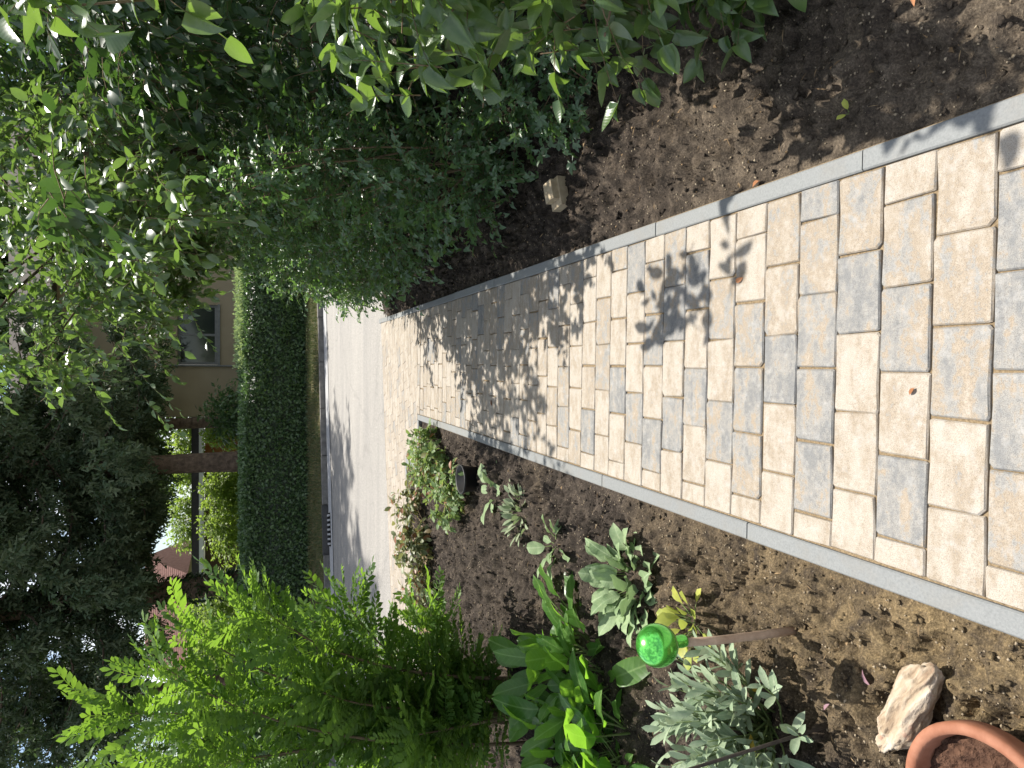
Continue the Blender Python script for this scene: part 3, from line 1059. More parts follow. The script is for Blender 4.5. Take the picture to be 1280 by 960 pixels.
stones.sort(key=stone_key)
rest = Acc()
rest_shade = []
for k, (c, yaw, size, s, outline) in enumerate(stones):
    dz = rng.uniform(-0.0015, 0.0015)
    loc = Vector((c[0], c[1], gz(c[1]) + dz))
    rot = Matrix.Rotation(-TILT + rng.normal() * 0.004, 4, 'X') @ Matrix.Rotation(rng.normal() * 0.004, 4, 'Y') @ Matrix.Rotation(yaw + rng.normal() * 0.003, 4, 'Z')
    sc = (1, 1, 1)
    if outline is not None:
        pp = paver_poly(outline, 0.0008, 0.0025, 0.0006)
        if pp is None:
            continue
        me = mesh_poly('paver', *pp, M['paver'])
        rot = Matrix.Rotation(-TILT, 4, 'X')
    elif size is None:
        me = far_meshes[int(rng.integers(0, 4))]
    else:
        if size[0] > PL * 0.72:
            me = full_meshes[int(rng.integers(0, 10))]
            sc = (size[0] / PL, size[1] / PW, 1)
        else:
            me = half_meshes[int(rng.integers(0, 5))]
            sc = (size[0] / (PL / 2), size[1] / PW, 1)
    Mx = Matrix.Translation(loc) @ rot @ Matrix.Diagonal((*sc, 1))
    if k < 298:
        o = ob('paver', me, path)
        o.matrix_basis = Mx
        o['shade'] = float(s)
    else:
        rest.add([Mx @ v.co for v in me.vertices], [tuple(p.vertices) for p in me.polygons])
        rest_shade += [s] * len(me.polygons)
pr = rest.build('distant_pavers', M['paver'], path)
pr['kind'] = 'stuff'
at = pr.data.attributes.new('shade_face', 'FLOAT', 'FACE')
at.data.foreach_set('value', np.array(rest_shade, np.float32))

# ------------------------------------------------------------------ kerb stones edging the path
edge = thing('path_edging', None, None, kind='structure')


def kerb_line(p0, p1, w=0.056, h=0.2, stone=1.0, lift=0.004, start=0.0):
    p0, p1 = np.array(p0, float), np.array(p1, float)
    L = np.linalg.norm(p1 - p0)
    d = (p1 - p0) / L
    ang = math.atan2(d[1], d[0])
    t = start
    if start > 0:
        t = start - stone
    while t < L:
        a0, a1 = max(t, 0) + 0.0025, min(t + stone, L) - 0.0025
        t += stone
        if a1 - a0 < 0.02:
            continue
        mid = p0 + d * (a0 + a1) / 2 + np.array([-d[1], d[0]]) * rng.normal() * 0.0015
        ln = a1 - a0
        b_ = 0.004
        prof = [(-w / 2, -h), (w / 2, -h), (w / 2, -b_), (w / 2 - b_, 0), (-w / 2 + b_, 0), (-w / 2, -b_)]
        V, F = [], []
        dzv = rng.uniform(-0.001, 0.001)
        for s in (-ln / 2, ln / 2):
            e = mid + d * s
            for u, z in prof:
                nn = np.array([-d[1], d[0]])
                q = e + nn * u
                V.append((q[0], q[1], gz(q[1]) + z + lift + dzv))
        for i in range(6):
            j = (i + 1) % 6
            F.append((i, i + 6, j + 6, j))
        F += [(0, 1, 2, 3, 4, 5), (11, 10, 9, 8, 7, 6)]
        a_ = Acc(); a_.add(V, F)
        a_.build('kerb_stone', M['kerb'], edge)


kerb_line((0.553, -3.0), (0.553, 9.0), start=0.33)
kerb_line((-0.533, -3.0), (-0.533, 6.66), start=0.75)
kerb_line((-0.563, 6.64), (-1.03, 6.64))
kerb_line((-1.055, 6.615), (-1.055, 7.23))
kerb_line((-1.085, 7.24), (-9.0, 7.24 - 0.33 * 7.915))

# ------------------------------------------------------------------ planting soil


def soil(name, x0, x1, y0, y1, res, mat, keep, seed, amp=1.0):
    # finer mesh towards the path and towards the near end
    nx, ny = res
    tx, ty = np.linspace(0, 1, nx + 1) ** 1.4, np.linspace(0, 1, ny + 1) ** 1.5
    xs_ = x0 + (x1 - x0) * tx if x0 > 0 else (x1 + (x0 - x1) * tx)[::-1]
    X, Y = np.meshgrid(xs_, y0 + (y1 - y0) * ty, indexing='ij')
    Xw = X + 0.03 * (vnoise(X * 14, Y * 14, seed + 9) - 0.5)
    Yw = Y + 0.03 * (vnoise(X * 14, Y * 14, seed + 8) - 0.5)
    Z = -SLOPE * Y - 0.036
    Z += 0.05 * (vnoise(X * 2.2, Y * 2.2, seed) - 0.5)
    Z += amp * 0.060 * (np.abs(vnoise(Xw * 9, Yw * 9, seed + 1) - 0.5) * -2 + 0.5)
    Z += amp * 0.046 * (np.abs(vnoise(Xw * 21, Yw * 21, seed + 2) - 0.5) * -2 + 0.5)
    Z += amp * 0.024 * (np.abs(vnoise(Xw * 44, Yw * 44, seed + 3) - 0.5) * -2 + 0.5)
    Z += amp * 0.020 * (np.abs(vnoise(Xw * 80, Yw * 80, seed + 4) - 0.5) * -2 + 0.5)
    Z += amp * 0.009 * (vnoise(X * 150, Y * 150, seed + 5) - 0.5)
    e = keep(X, Y)                         # distance inside the bed, metres
    Z = np.where(e < 0.16, Z + (-SLOPE * Y - 0.032 - Z) * np.clip(1 - e / 0.16, 0, 1) * 0.75, Z)
    Z = np.minimum(Z, np.where(e < 0.05, -SLOPE * Y - 0.016, 9))
    Z = np.where(e < -0.004, -SLOPE * Y - 0.16, Z)
    V = np.c_[X.ravel(), Y.ravel(), Z.ravel()]
    idx = np.arange((nx + 1) * (ny + 1)).reshape(nx + 1, ny + 1)
    q = np.stack([idx[:-1, :-1], idx[1:, :-1], idx[1:, 1:], idx[:-1, 1:]], -1).reshape(-1, 4)
    T = np.concatenate([q[:, [0, 1, 2]], q[:, [0, 2, 3]]])
    o = ob(name, mesh_tris(name, V, T, mat, smooth=True))
    tag(o, kind='structure')
    return X, Y, Z


def keep_left(X, Y):
    d1 = -0.561 - X
    d2 = np.where(X > -1.083, 6.612 - Y, (7.205 - 0.33 * (-1.085 - X) * 1.0 - Y) * 0.95)
    return np.minimum(d1, d2)


def keep_right(X, Y):
    return np.minimum(X - 0.581, STREET_Y + STREET_K * X - Y - 0.1)


XLs, YLs, ZLs = soil('garden_bed', -4.6, -0.55, 0.35, 7.3, (380, 520), M['soil'], keep_left, 21)
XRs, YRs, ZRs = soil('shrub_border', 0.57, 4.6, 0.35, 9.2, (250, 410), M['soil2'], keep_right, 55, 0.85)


def soil_zv(x, y, G):
    i = np.clip(np.searchsorted(G[0][:, 0], x), 0, G[0].shape[0] - 1)
    j = np.clip(np.searchsorted(G[1][0, :], y), 0, G[1].shape[1] - 1)
    return G[2][i, j]


def soil_z(x, y):
    return float(soil_zv(np.array([x]), np.array([y]), (XLs, YLs, ZLs) if x < 0 else (XRs, YRs, ZRs))[0])


def lump(seed):
    rr = np.random.default_rng(seed)
    import bmesh
    bm = bmesh.new()
    bmesh.ops.create_icosphere(bm, subdivisions=1, radius=1.0)
    V = np.array([v.co[:] for v in bm.verts]) * rr.uniform(0.55, 1.35, (len(bm.verts), 1)) * [1.0, 0.8, 0.55]
    T = np.array([[v.index for v in f.verts] for f in bm.faces])
    bm.free()
    return V, T, np.zeros((len(V), 2))


lumps = [lump(i) for i in range(6)]


def chip(seed):
    rr = np.random.default_rng(seed)
    V = np.array([(1, 0, 0), (-1, 0, 0), (0, 1, 0), (0, -1, 0), (0, 0, 1), (0, 0, -1)], float) * rr.uniform(0.6, 1.3, (6, 1)) * [1.1, 0.9, 0.7]
    T = np.array([(0, 2, 4), (2, 1, 4), (1, 3, 4), (3, 0, 4), (2, 0, 5), (1, 2, 5), (3, 1, 5), (0, 3, 5)])
    return V, T, np.zeros((6, 2))


chips = [chip(i) for i in range(6)]


def strew(name, mat, n_, xr, G, smin, smax, keep, near=1.2, power=2.5, sink=0.2, shapes=None):
    yy = near - 0.75 + 5.6 * rng.random(n_) ** 1.6
    xx = rng.uniform(xr[0], xr[1], n_)
    ok = keep(xx, yy) > 0.02
    xx, yy = xx[ok], yy[ok]
    s = smin + (smax - smin) * rng.random(len(xx)) ** power
    z = soil_zv(xx, yy, G) + s * sink
    V, T, UV, rd = scatter(np.c_[xx, yy, z], rand_dirs(len(xx)) * [1, 1, 0.3], rand_dirs(len(xx)) * 0.5 + [0, 0, 1], s, shapes or lumps)
    tag(ob(name, mesh_tris(name, V, T, mat, rd)), kind='stuff')


strew('soil_clods', M['soil'], 12500, (-2.6, -0.56), (XLs, YLs, ZLs), 0.003, 0.0125, keep_left, power=2.6)
strew('gravel', M['pebble'], 26000, (-2.4, -0.56), (XLs, YLs, ZLs), 0.0012, 0.0062, keep_left, sink=0.45, power=3.5, shapes=chips)
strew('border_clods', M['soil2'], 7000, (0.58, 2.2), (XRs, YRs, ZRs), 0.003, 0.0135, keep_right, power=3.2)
strew('border_gravel', M['pebble'], 13000, (0.58, 2.0), (XRs, YRs, ZRs), 0.0012, 0.0060, keep_right, sink=0.45, power=3.5, shapes=chips)

lit = leaf_t(1.0, 0.10, 2, 0.3, 0.2, 0.2)
lit2 = leaf_t(0.5, 0.28, 2, 0.45, 0.5, 0.3)
for nm, G, xr, kp, cnt in (('bed_litter', (XLs, YLs, ZLs), (-2.6, -0.57), keep_left, 1500), ('border_litter', (XRs, YRs, ZRs), (0.59, 2.4), keep_right, 1800)):
    yy = 0.45 + 6.2 * rng.random(cnt) ** 1.4
    xx = rng.uniform(xr[0], xr[1], cnt)
    ok = kp(xx, yy) > 0.01
    xx, yy = xx[ok], yy[ok]
    P = np.c_[xx, yy, soil_zv(xx, yy, G) + 0.006]
    V, T, UV, rd = scatter(P, norm(rng.normal(size=(len(P), 3)) * [1, 1, 0.25]), norm(rng.normal(size=(len(P), 3)) * 0.4 + [0, 0, 1]), rng.uniform(0.012, 0.045, len(P)), [lit, lit, lit2])
    tag(ob(nm, mesh_tris(nm, V, T, M['litter'], rd)), kind='stuff')

# ------------------------------------------------------------------ things in the left bed
# mirrored ball on a stake
bx_, by_ = -0.80, 1.571
bz_ = soil_z(bx_, by_)
gb = thing('gazing_ball', 'shiny green mirrored glass ball on a short round wooden stake', 'garden ball', (bx_, by_, bz_))
a = Acc(); a.tube([(0, 0, -0.05), (0.004, 0.0, 0.12), (0.010, 0.002, 0.27), (0.022, 0.002, 0.405)], [0.0125, 0.0125, 0.012, 0.0115], 12)
a.build('stake', M['stake'], gb, True)
a = Acc()
prof = [(0.0005, 0.0585)]
prof = [(0.0585 * math.sin(t), 0.0585 * math.cos(t)) for t in np.linspace(0.002, math.pi - 0.30, 22)]
a.lathe(prof, 40, (0.026, 0.002, 0.478)); a.build('ball', M['ball'], gb, True)
a = Acc(); a.lathe([(0.018, -0.053), (0.0185, -0.062), (0.0172, -0.070), (0.0185, -0.078), (0.0175, -0.090), (0.0165, -0.094), (0.0125, -0.094)], 24, (0.026, 0.002, 0.478))
a.build('neck', M['ball'], gb, True)

# pale stone
import bmesh
bm = bmesh.new()
bmesh.ops.create_icosphere(bm, subdivisions=5, radius=1.0)
from mathutils import noise as mnoise
for v in bm.verts:
    p = v.co.copy()
    q = Vector((p.x * 0.155, p.y * 0.055, p.z * 0.052))
    if p.z > 0.3:
        q.z *= 0.93
    q.x += 0.0
    kx = 1.0 - 0.22 * max(0, p.x) ** 2 - 0.10 * max(0, -p.x) ** 2
    q.y *= kx; q.z *= kx
    nvec = Vector((q.x * 9, q.y * 22, q.z * 22))
    dsp = 0.012 * mnoise.fractal(nvec, 0.9, 2.1, 5) - 0.016 * abs(mnoise.noise(Vector((q.x * 9, q.y * 55, q.z * 55)))) + 0.010 * mnoise.noise(q * 13) - 0.006 * abs(mnoise.noise(q * 60))
    v.co = q + p.normalized() * dsp
me = bpy.data.meshes.new('pale_rock'); bm.to_mesh(me); bm.free()
me.polygons.foreach_set('use_smooth', np.ones(len(me.polygons), bool))
me.materials.append(M['rock'])
rk = ob('rock', me, None, (-0.83, 1.145, soil_z(-0.83, 1.145) + 0.040))
rk.rotation_euler = (R(10), R(-4), math.atan2(0.12, -0.26))
tag(rk, 'elongated pale beige rock lying on the soil against the terracotta pot', 'rock')

# terracotta pot, sunk a little
px_, py_ = -0.915, 0.900
pz_ = soil_z(px_, py_) - 0.02
pt = thing('flower_pot', 'round terracotta flower pot filled with reddish soil, touching the pale rock', 'flower pot', (px_, py_, pz_))
a = Acc()
a.lathe([(0.105, 0.0), (0.112, 0.004), (0.150, 0.105), (0.153, 0.110), (0.168, 0.112), (0.172, 0.116), (0.176, 0.158), (0.173, 0.165), (0.162, 0.168), (0.152, 0.165), (0.149, 0.155), (0.143, 0.10), (0.10, 0.02)], 48)
a.build('pot_body', M['terracotta'], pt, True)
a = Acc()
V, F = [], []
nr, na = 26, 60
for i in range(nr + 1):
    for k in range(na):
        r_ = 0.150 * i / nr
        x_, y_ = r_ * math.cos(2 * math.pi * k / na), r_ * math.sin(2 * math.pi * k / na)
        h = 0.122 + 0.016 * mnoise.fractal(Vector((x_ * 60, y_ * 60, 1)), 0.8, 2.2, 5) + 0.012 * mnoise.noise(Vector((x_ * 22, y_ * 22, 4)))
        V.append((x_, y_, h))
for i in range(nr):
    for k in range(na):
        F.append((i * na + k, (i + 1) * na + k, (i + 1) * na + (k + 1) % na, i * na + (k + 1) % na))
a.add(V, F); a.build('potting_soil', M['potsoil'], pt, True)

# pot-shaped black form added where there is only a dark void
bp = thing('dark_hollow', 'black pot-shaped form standing in for a dark void behind a leafy perennial', 'dark form', (-0.84, 4.72, soil_z(-0.84, 4.72) - 0.05))
bp.scale = (0.9, 0.9, 0.9)
a = Acc()
a.lathe([(0.085, 0.0), (0.088, 0.003), (0.110, 0.17), (0.118, 0.172), (0.120, 0.192), (0.116, 0.196), (0.108, 0.192), (0.085, 0.02), (0.002, 0.018)], 28)
a.build('pot_body', M['plastic'], bp, True)

# thin dark rod
rp = Vector((-1.0, 1.40, soil_z(-1.0, 1.40) - 0.03))
rd_ = thing('plant_rod', 'thin dark rod stuck in the soil, leaning across the grey sage', 'plant stake', rp)
a = Acc(); a.tube([(0, 0, 0), (-0.035, 0.03, 0.25), (-0.062, 0.052, 0.48), (-0.09, 0.07, 0.75)], [0.0055, 0.005, 0.0047, 0.004], 8)
a.build('rod', M['rod'], rd_, True)


# ---- rosette plants
def rosette(name, label, cat, base, n_, ln, temps, mat, elev=(20, 80), spread=0.04, stalk=0.3, group=None, squash=(1, 1), szv=0.3, az0=0, azr=360, crowns=None):
    x_, y_ = base
    z_ = soil_z(x_, y_)
    root = thing(name, label, cat, (x_, y_, z_), group)
    az = np.radians(az0 + (np.arange(n_) * 137.5 + rng.uniform(-25, 25, n_)) % azr)
    t = (np.arange(n_) + 0.5) / n_
    el = np.radians(elev[0] + (elev[1] - elev[0]) * t + rng.uniform(-9, 9, n_))
    D = np.c_[np.cos(az) * np.cos(el), np.sin(az) * np.cos(el), np.sin(el)]
    P = np.array([x_, y_, z_]) + np.c_[np.cos(az) * spread * squash[0], np.sin(az) * spread * squash[1], np.zeros(n_)] * rng.uniform(0.2, 1, n_)[:, None]
    if crowns is not None:
        P += np.array([(c[0], c[1], 0.0) for c in crowns])[rng.integers(0, len(crowns), n_)]
    U = np.c_[-np.cos(az) * np.sin(el), -np.sin(az) * np.sin(el), np.cos(el)] + rng.normal(size=(n_, 3)) * 0.25
    S = ln * rng.uniform(1 - szv, 1 + szv, n_)
    P2 = P + D * (S * stalk)[:, None]
    leaves_on(root, P2, D, U, S, temps, mat, n_ind=300)
    # petioles
    tw = twig_tubes(root, P, (P + P2) / 2 + [0, 0, 0.0], P2 + D * (S * 0.04)[:, None], np.full(n_, 0.012) * S / 0.3 + 0.0008, M['green_stem'], 'leaf_stalks')
    return root


t_horse = [leaf_t(1, 0.50, 8, 0.42, 0.22, cu, 0, 0, 0.11, 0.75) for cu in (0.15, 0.4, 0.8)]
hr = rosette('broad_leaved_plant', 'lush bright green perennial with big upright wavy leaves in the left bed', 'plant', (-1.72, 2.88), 230, 0.148, t_horse, M['l_horse'], (12, 84), 0.10, 1.15, szv=0.42, crowns=[(0, 0), (0.22, -0.12), (0.05, -0.35), (0.16, 0.22), (-0.22, 0.1), (-0.15, -0.3), (-0.3, -0.1), (0.3, 0.06)])
t_lung = [leaf_t(1, 0.60, 8, 0.40, 0.28, cu, 0, 0, 0.11, 0.7) for cu in (0.18, 0.38, 0.6)]
rosette('felted_plant', 'pale grey-green rosette of felted oval leaves alone on bare soil between ball and broad-leaved plant', 'plant', (-0.95, 2.52), 80, 0.10, t_lung, M['l_lung'], (14, 85), 0.13, 0.55)
rosette('seedling_leaf', 'single grey-green leaf lying on the soil beside the pale felted plant', 'plant', (-1.02, 2.26), 2, 0.085, t_lung[:1], M['l_lung'], (12, 16), 0.01, 0.2, azr=20, az0=200)
rosette('young_plant', 'young plant with five broad pale leaves in front of the black pot-shaped form', 'plant', (-0.86, 4.33), 8, 0.145, t_lung, M['l_lung'], (14, 62), 0.05, 0.4)
t_small = [leaf_t(1, 0.34, 4, 0.5, 0.15, cu, 0, 0, 0, 0.7) for cu in (0.1, 0.3)]
rosette('silvery_plant', 'low silvery tuft with small narrow leaves on bare soil', 'plant', (-0.93, 3.86), 70, 0.075, t_small, M['l_silver'], (5, 75), 0.15, 0.3)
rosette('wilting_plant', 'small half-wilted plant with yellowish green leaves on bare soil', 'plant', (-0.95, 3.22), 10, 0.095, t_lung, M['l_lung'], (5, 60), 0.07, 0.3)
wl_ = [o for o in bpy.data.objects if o.name.startswith('wilting_plant')][0]
rosette('ball_weed', 'small yellow-green weed growing just behind the green glass ball', 'plant', (-0.935, 2.02), 26, 0.062, [leaf_t(1, 0.6, 4, 0.5, 0.15, 0.2, 0, 0, 0, 0.5)], M['l_yellow'], (10, 85), 0.055, 0.7)
rosette('sprout', 'tiny pale green sprout alone on dark soil at the right of the path', 'plant', (0.69, 1.375), 2, 0.038, [leaf_t(1, 0.55, 4, 0.5, 0.2, 0.2, 0, 0, 0, 0.6)], M['l_yellow'], (40, 75), 0.003, 0.25)

# ---- sage: leafy stems from one root
sx_, sy_ = -1.14, 1.66
sz_ = soil_z(sx_, sy_)
sg = thing('sage', 'grey-green sage bush with narrow leaves and a few yellow ones, beside the glass ball', 'plant', (sx_, sy_, sz_))
LP, LD, LU, LS = [], [], [], []
for k in range(66):
    az = rng.uniform(0, 2 * math.pi); rr_ = rng.uniform(0.05, 0.31)
    tip = np.array([sx_ + rr_ * math.cos(az) * 0.95, sy_ + rr_ * math.sin(az) * 1.0, sz_ + 0.34 - 0.55 * rr_ + rng.uniform(-0.06, 0.04)])
    b0 = np.array([sx_, sy_, sz_ - 0.01]) + rng.normal(size=3) * [0.03, 0.03, 0]
    ct = (b0 + tip) / 2 + np.array([0.25 * (tip[0] - b0[0]), 0.25 * (tip[1] - b0[1]), -0.01])
    for i in range(8):
        t = 0.45 + 0.55 * i / 7
        p = (1 - t) ** 2 * b0 + 2 * t * (1 - t) * ct + t * t * tip
        tg = norm((1 - t) * (ct - b0) + t * (tip - ct))
        an = i * math.pi / 2 * 1.0 + (i % 2) * math.pi + k
        s1 = norm(np.cross(tg, [0.1, 0.2, 1.0])); s2 = np.cross(s1, tg)
        sd = s1 * math.cos(an) + s2 * math.sin(an)
        LP.append(p); LD.append(norm(sd * (1.05 - 0.7 * t) + tg * 0.75 + np.array([0, 0, 0.1])))
        LU.append(norm(tg + np.array([0, 0, 0.8]) + rng.normal(size=3) * 0.2)); LS.append(rng.uniform(0.055, 0.098) * (1.15 - 0.3 * t))
    a = Acc(); a.tube([x - np.array([sx_, sy_, sz_]) for x in (b0, (b0 + ct) / 2 * 0.5 + ((1 - .5) ** 2 * b0 + .5 * ct + .25 * tip) * 0.5, (1 - .6) ** 2 * b0 + .48 * ct + .36 * tip, tip)], [0.004, 0.003, 0.0025, 0.0012], 5)
    a.build('stem', M['green_stem'], sg, True)
t_sage = [leaf_t(1, 0.31, 5, 0.5, 0.30, cu, 0.0, 0, 0, 0.75) for cu in (0.05, 0.15, 0.3)]
leaves_on(sg, np.array(LP), np.array(LD), np.array(LU), np.array(LS), t_sage, M['l_sage'], 296)
me_y = mesh_tris('yellow_leaf', *t_sage[1][:2], M['l_ocre'], None, t_sage[1][2])
for dx, dy, dz, an in ((0.09, 0.0, 0.12, 40), (0.02, -0.13, 0.16, -30), (0.16, -0.06, 0.09, 10), (-0.08, -0.16, 0.17, 60)):
    o = ob('yellow_leaf', me_y, sg, (dx, dy, dz)); o.scale = (0.07, 0.06, 0.06); o.rotation_euler = (R(-15), R(10), R(an))
    o['label'] = 'withered yellow sage leaf'

# ---- leafy perennials by the kerb corner


def bush(name, label, cat, base, blobs, temps, size, mat, tl=0.16, nl=6, n_ind=300, stems=6, stem_r=0.006, twig_r=0.0018, group=None, bark='twig', low_t=None, **kw):
    root = thing(name, label, cat, base, group)
    P, O = blob_points(blobs)
    low = -SLOPE * np.clip(P[:, 1], 0, 9) + 0.03
    P[:, 2] = np.maximum(P[:, 2], low)
    LP, LD, LU, LS, tw = twig_leaves(P, O, tl, nl, size, **kw)
    leaves_on(root, LP, LD, LU, LS, temps, mat, n_ind, low=low_t)
    twig_tubes(root, *tw, twig_r, M[bark])
    if stems:
        sel = rng.choice(len(P), min(stems, len(P)), replace=False)
        limbs(root, base, P[sel], stem_r, M[bark], 'stem', r1=0.3)
    return root


t_oval = [leaf_t(1, 0.55, 4, 0.45, 0.22, cu, 0.15, 0, 0, 0.75) for cu in (0.1, 0.3)]
t_oval_low = [leaf_t(1, 0.58, 2, 0.45, 0.22, cu) for cu in (0.1, 0.3)]
t_lob_low = [lobed_t(1.0, 1.0, 3, 0.30, 0.18, 0.2, 0.0), lobed_t(0.95, 1.1, 3, 0.25, 0.25, 0.1, 0.0)]
t_lob = [lobed_t(1.0, 1.0, 5, 0.30, 0.18, 0.2, 0.45), lobed_t(0.95, 1.1, 3, 0.25, 0.25, 0.1, 0.4), lobed_t(1.0, 0.9, 5, 0.38, 0.1, 0.3, 0.45)]
bush('perennial', 'mixed green leafy perennial with a few red-brown leaves in the inner kerb corner', 'plant', (-0.85, 5.55, soil_z(-0.85, 5.55)),
     [(-0.72, 5.98, -0.08, 0.17, 0.25, 0.12, 50), (-0.92, 5.6, -0.05, 0.22, 0.28, 0.17, 74), (-1.12, 5.15, -0.05, 0.17, 0.25, 0.12, 44), (-0.92, 4.95, -0.02, 0.14, 0.14, 0.12, 26), (-0.98, 6.15, -0.08, 0.2, 0.2, 0.12, 26)],
     t_lob + t_oval, 0.058, M['l_peren'], 0.10, 6, 300, 8, 0.004, 0.0012, bark='green_stem', up=0.5)
bush('bronze_bush', 'low bronze and green leaved bush overhanging the paved strip left of the kerb corner', 'bush', (-1.65, 6.15, soil_z(-1.65, 6.15)),
     [(-1.36, 6.50, -0.06, 0.18, 0.22, 0.12, 46), (-1.72, 6.20, -0.03, 0.24, 0.25, 0.17, 76), (-2.05, 5.95, -0.04, 0.22, 0.22, 0.15, 60)],
     t_oval, 0.062, M['l_red'], 0.13, 6, 300, 8, 0.004, 0.0014, up=0.5)

# ---- pinnate-leaved sapling
rx_, ry_ = -2.05, 3.75
rb = thing('pinnate_sapling', 'tall bright green sapling with long feathery pinnate leaves at the left edge', 'sapling', (rx_, ry_, soil_z(rx_, ry_)))
t_pin = [pinnate_t(1.0, 10, 0.46, 0.175, dr_, li_, sd_) for dr_, li_, sd_ in ((0.18, 0.05, 1), (0.42, 0.10, 2), (0.05, 0.15, 3), (0.30, 0.22, 4))]
LP, LD, LU, LS = [], [], [], []
canes = [((-1.45, 3.55, 1.80), 30), ((-1.16, 3.45, 1.40), 34), ((-1.70, 3.70, 2.02), 30), ((-1.33, 3.80, 0.92), 30), ((-1.95, 3.55, 1.70), 30), ((-1.62, 3.40, 1.10), 30),
         ((-2.15, 3.90, 2.2), 24), ((-1.9, 3.35, 0.62), 22), ((-1.45, 3.95, 1.42), 28), ((-2.35, 3.4, 1.3), 24), ((-1.55, 3.9, 0.48), 22), ((-1.9, 3.8, 0.95), 24), ((-1.3, 3.6, 1.68), 22), ((-1.6, 4.1, 0.30), 18), ((-2.1, 3.5, 0.5), 18), ((-1.75, 4.2, 0.75), 20), ((-2.4, 3.9, 0.8), 18)]
for tip, nl_ in canes:
    nl_ = int(nl_ * 2.7)
    b0 = np.array([rx_, ry_, soil_z(rx_, ry_)]) + rng.normal(size=3) * [0.08, 0.08, 0]
    tip = np.array(tip)
    ct = b0 + (tip - b0) * np.array([0.25, 0.25, 0.7])
    a = Acc()
    pts = [(1 - t) ** 2 * b0 + 2 * t * (1 - t) * ct + t * t * tip for t in np.linspace(0, 1, 9)]
    a.tube([p - np.array(rb.location) for p in pts], list(np.linspace(0.012, 0.0025, 9)), 6)
    a.build('cane', M['twig'], rb, True)
    for i in range(nl_):
        t = 0.12 + 0.88 * i / (nl_ - 1)
        p = (1 - t) ** 2 * b0 + 2 * t * (1 - t) * ct + t * t * tip
        tg = norm((1 - t) * (ct - b0) + t * (tip - ct))
        an = i * 2.4 + rng.uniform(-0.4, 0.4)
        s1 = norm(np.cross(tg, [0.2, 0.1, 1.0])); s2 = np.cross(s1, tg)
        sd = s1 * math.cos(an) + s2 * math.sin(an)
        LP.append(p); LD.append(norm(sd * (1.1 - 0.6 * t) + tg * (0.35 + 0.5 * t) + np.array([0, 0, 0.15]) + rng.normal(size=3) * 0.15))
        LU.append(norm(np.array([0, 0, 1.0]) + rng.normal(size=3) * 0.35)); LS.append(rng.uniform(0.18, 0.33))
leaves_on(rb, np.array(LP), np.array(LD), np.array(LU), np.array(LS), t_pin, M['l_robinia'], 300, 'compound_leaf')

# ------------------------------------------------------------------ right-hand side: shrubs
# lilac reaching in close to the camera
t_lil = [leaf_t(1, wd, 7, 0.28, fo, cu, 0.28, 0.13, wv, 1.15) for fo, cu, wd, wv in ((0.45, 0.10, 0.56, 0.03), (0.8, 0.35, 0.62, 0.06), (0.25, 0.55, 0.52, 0.05), (0.6, -0.25, 0.58, 0.04))]
bush('lilac', 'large heart-leaved lilac with big glossy leaves closest to the camera, over the right border', 'shrub', (1.65, 1.75, soil_z(1.65, 1.75)),
     [(1.08, 2.0, 1.05, 0.30, 0.35, 0.30, 60), (1.17, 1.85, 0.58, 0.26, 0.33, 0.24, 42), (1.35, 1.75, 0.30, 0.30, 0.3, 0.22, 26), (1.45, 2.1, 0.9, 0.3, 0.4, 0.4, 40),
      (1.22, 1.62, 0.16, 0.22, 0.20, 0.15, 22), (1.75, 2.1, 1.3, 0.35, 0.5, 0.35, 40), (1.85, 1.5, 1.0, 0.4, 0.5, 0.4, 40), (1.5, 2.6, 1.1, 0.3, 0.4, 0.3, 40)],
     t_lil, 0.080, M['l_lilac'], 0.26, 8, 300, 9, 0.010, 0.0026, opposite=True, droop=0.25, ldroop=0.45, out=0.5)
bush('lilac_sucker', 'upper lilac spray with bright yellow-green backlit leaves at the top right', 'shrub', (1.5, 2.4, soil_z(1.5, 2.4)),
     [(0.98, 2.1, 1.98, 0.10, 0.2, 0.10, 5), (1.05, 2.1, 1.78, 0.10, 0.15, 0.08, 3), (1.6, 2.4, 2.2, 0.25, 0.25, 0.2, 12)],
     t_lil, 0.085, M['l_lilac'], 0.26, 7, 120, 4, 0.010, 0.0026, opposite=True, droop=0.3, ldroop=0.6, out=0.5)

# currant-like bushes along the kerb
cb = [
    ('front one of three small-leaved bushes along the right kerb, trailing low over soil', (1.35, 4.1), [(1.15, 4.05, 0.30, 0.42, 0.55, 0.38, 190), (1.45, 3.75, 0.10, 0.45, 0.45, 0.22, 80), (1.15, 4.2, 0.90, 0.42, 0.55, 0.45, 190), (0.95, 4.0, 1.42, 0.20, 0.40, 0.20, 40)], 0.064),
    ('middle and densest of three small-leaved bushes along the right kerb', (1.45, 5.6), [(1.10, 5.5, 0.35, 0.52, 0.75, 0.45, 240), (1.15, 5.5, 0.95, 0.48, 0.75, 0.45, 230), (1.2, 5.3, 1.5, 0.42, 0.6, 0.32, 130), (1.7, 5.6, 0.8, 0.5, 0.8, 0.8, 160)], 0.066),
    ('rear one of three small-leaved bushes along the right kerb, nearest the street', (1.5, 7.3), [(1.10, 7.3, 0.30, 0.56, 0.85, 0.45, 260), (1.15, 7.3, 0.90, 0.56, 0.8, 0.5, 250), (1.3, 7.0, 1.5, 0.5, 0.7, 0.35, 140), (0.98, 8.2, 0.2, 0.36, 0.5, 0.4, 120), (1.6, 8.1, 0.5, 0.6, 0.6, 0.7, 220), (1.05, 8.35, 0.35, 0.4, 0.45, 0.5, 170), (1.7, 8.8, 0.55, 0.8, 0.35, 0.7, 240)], 0.066)]
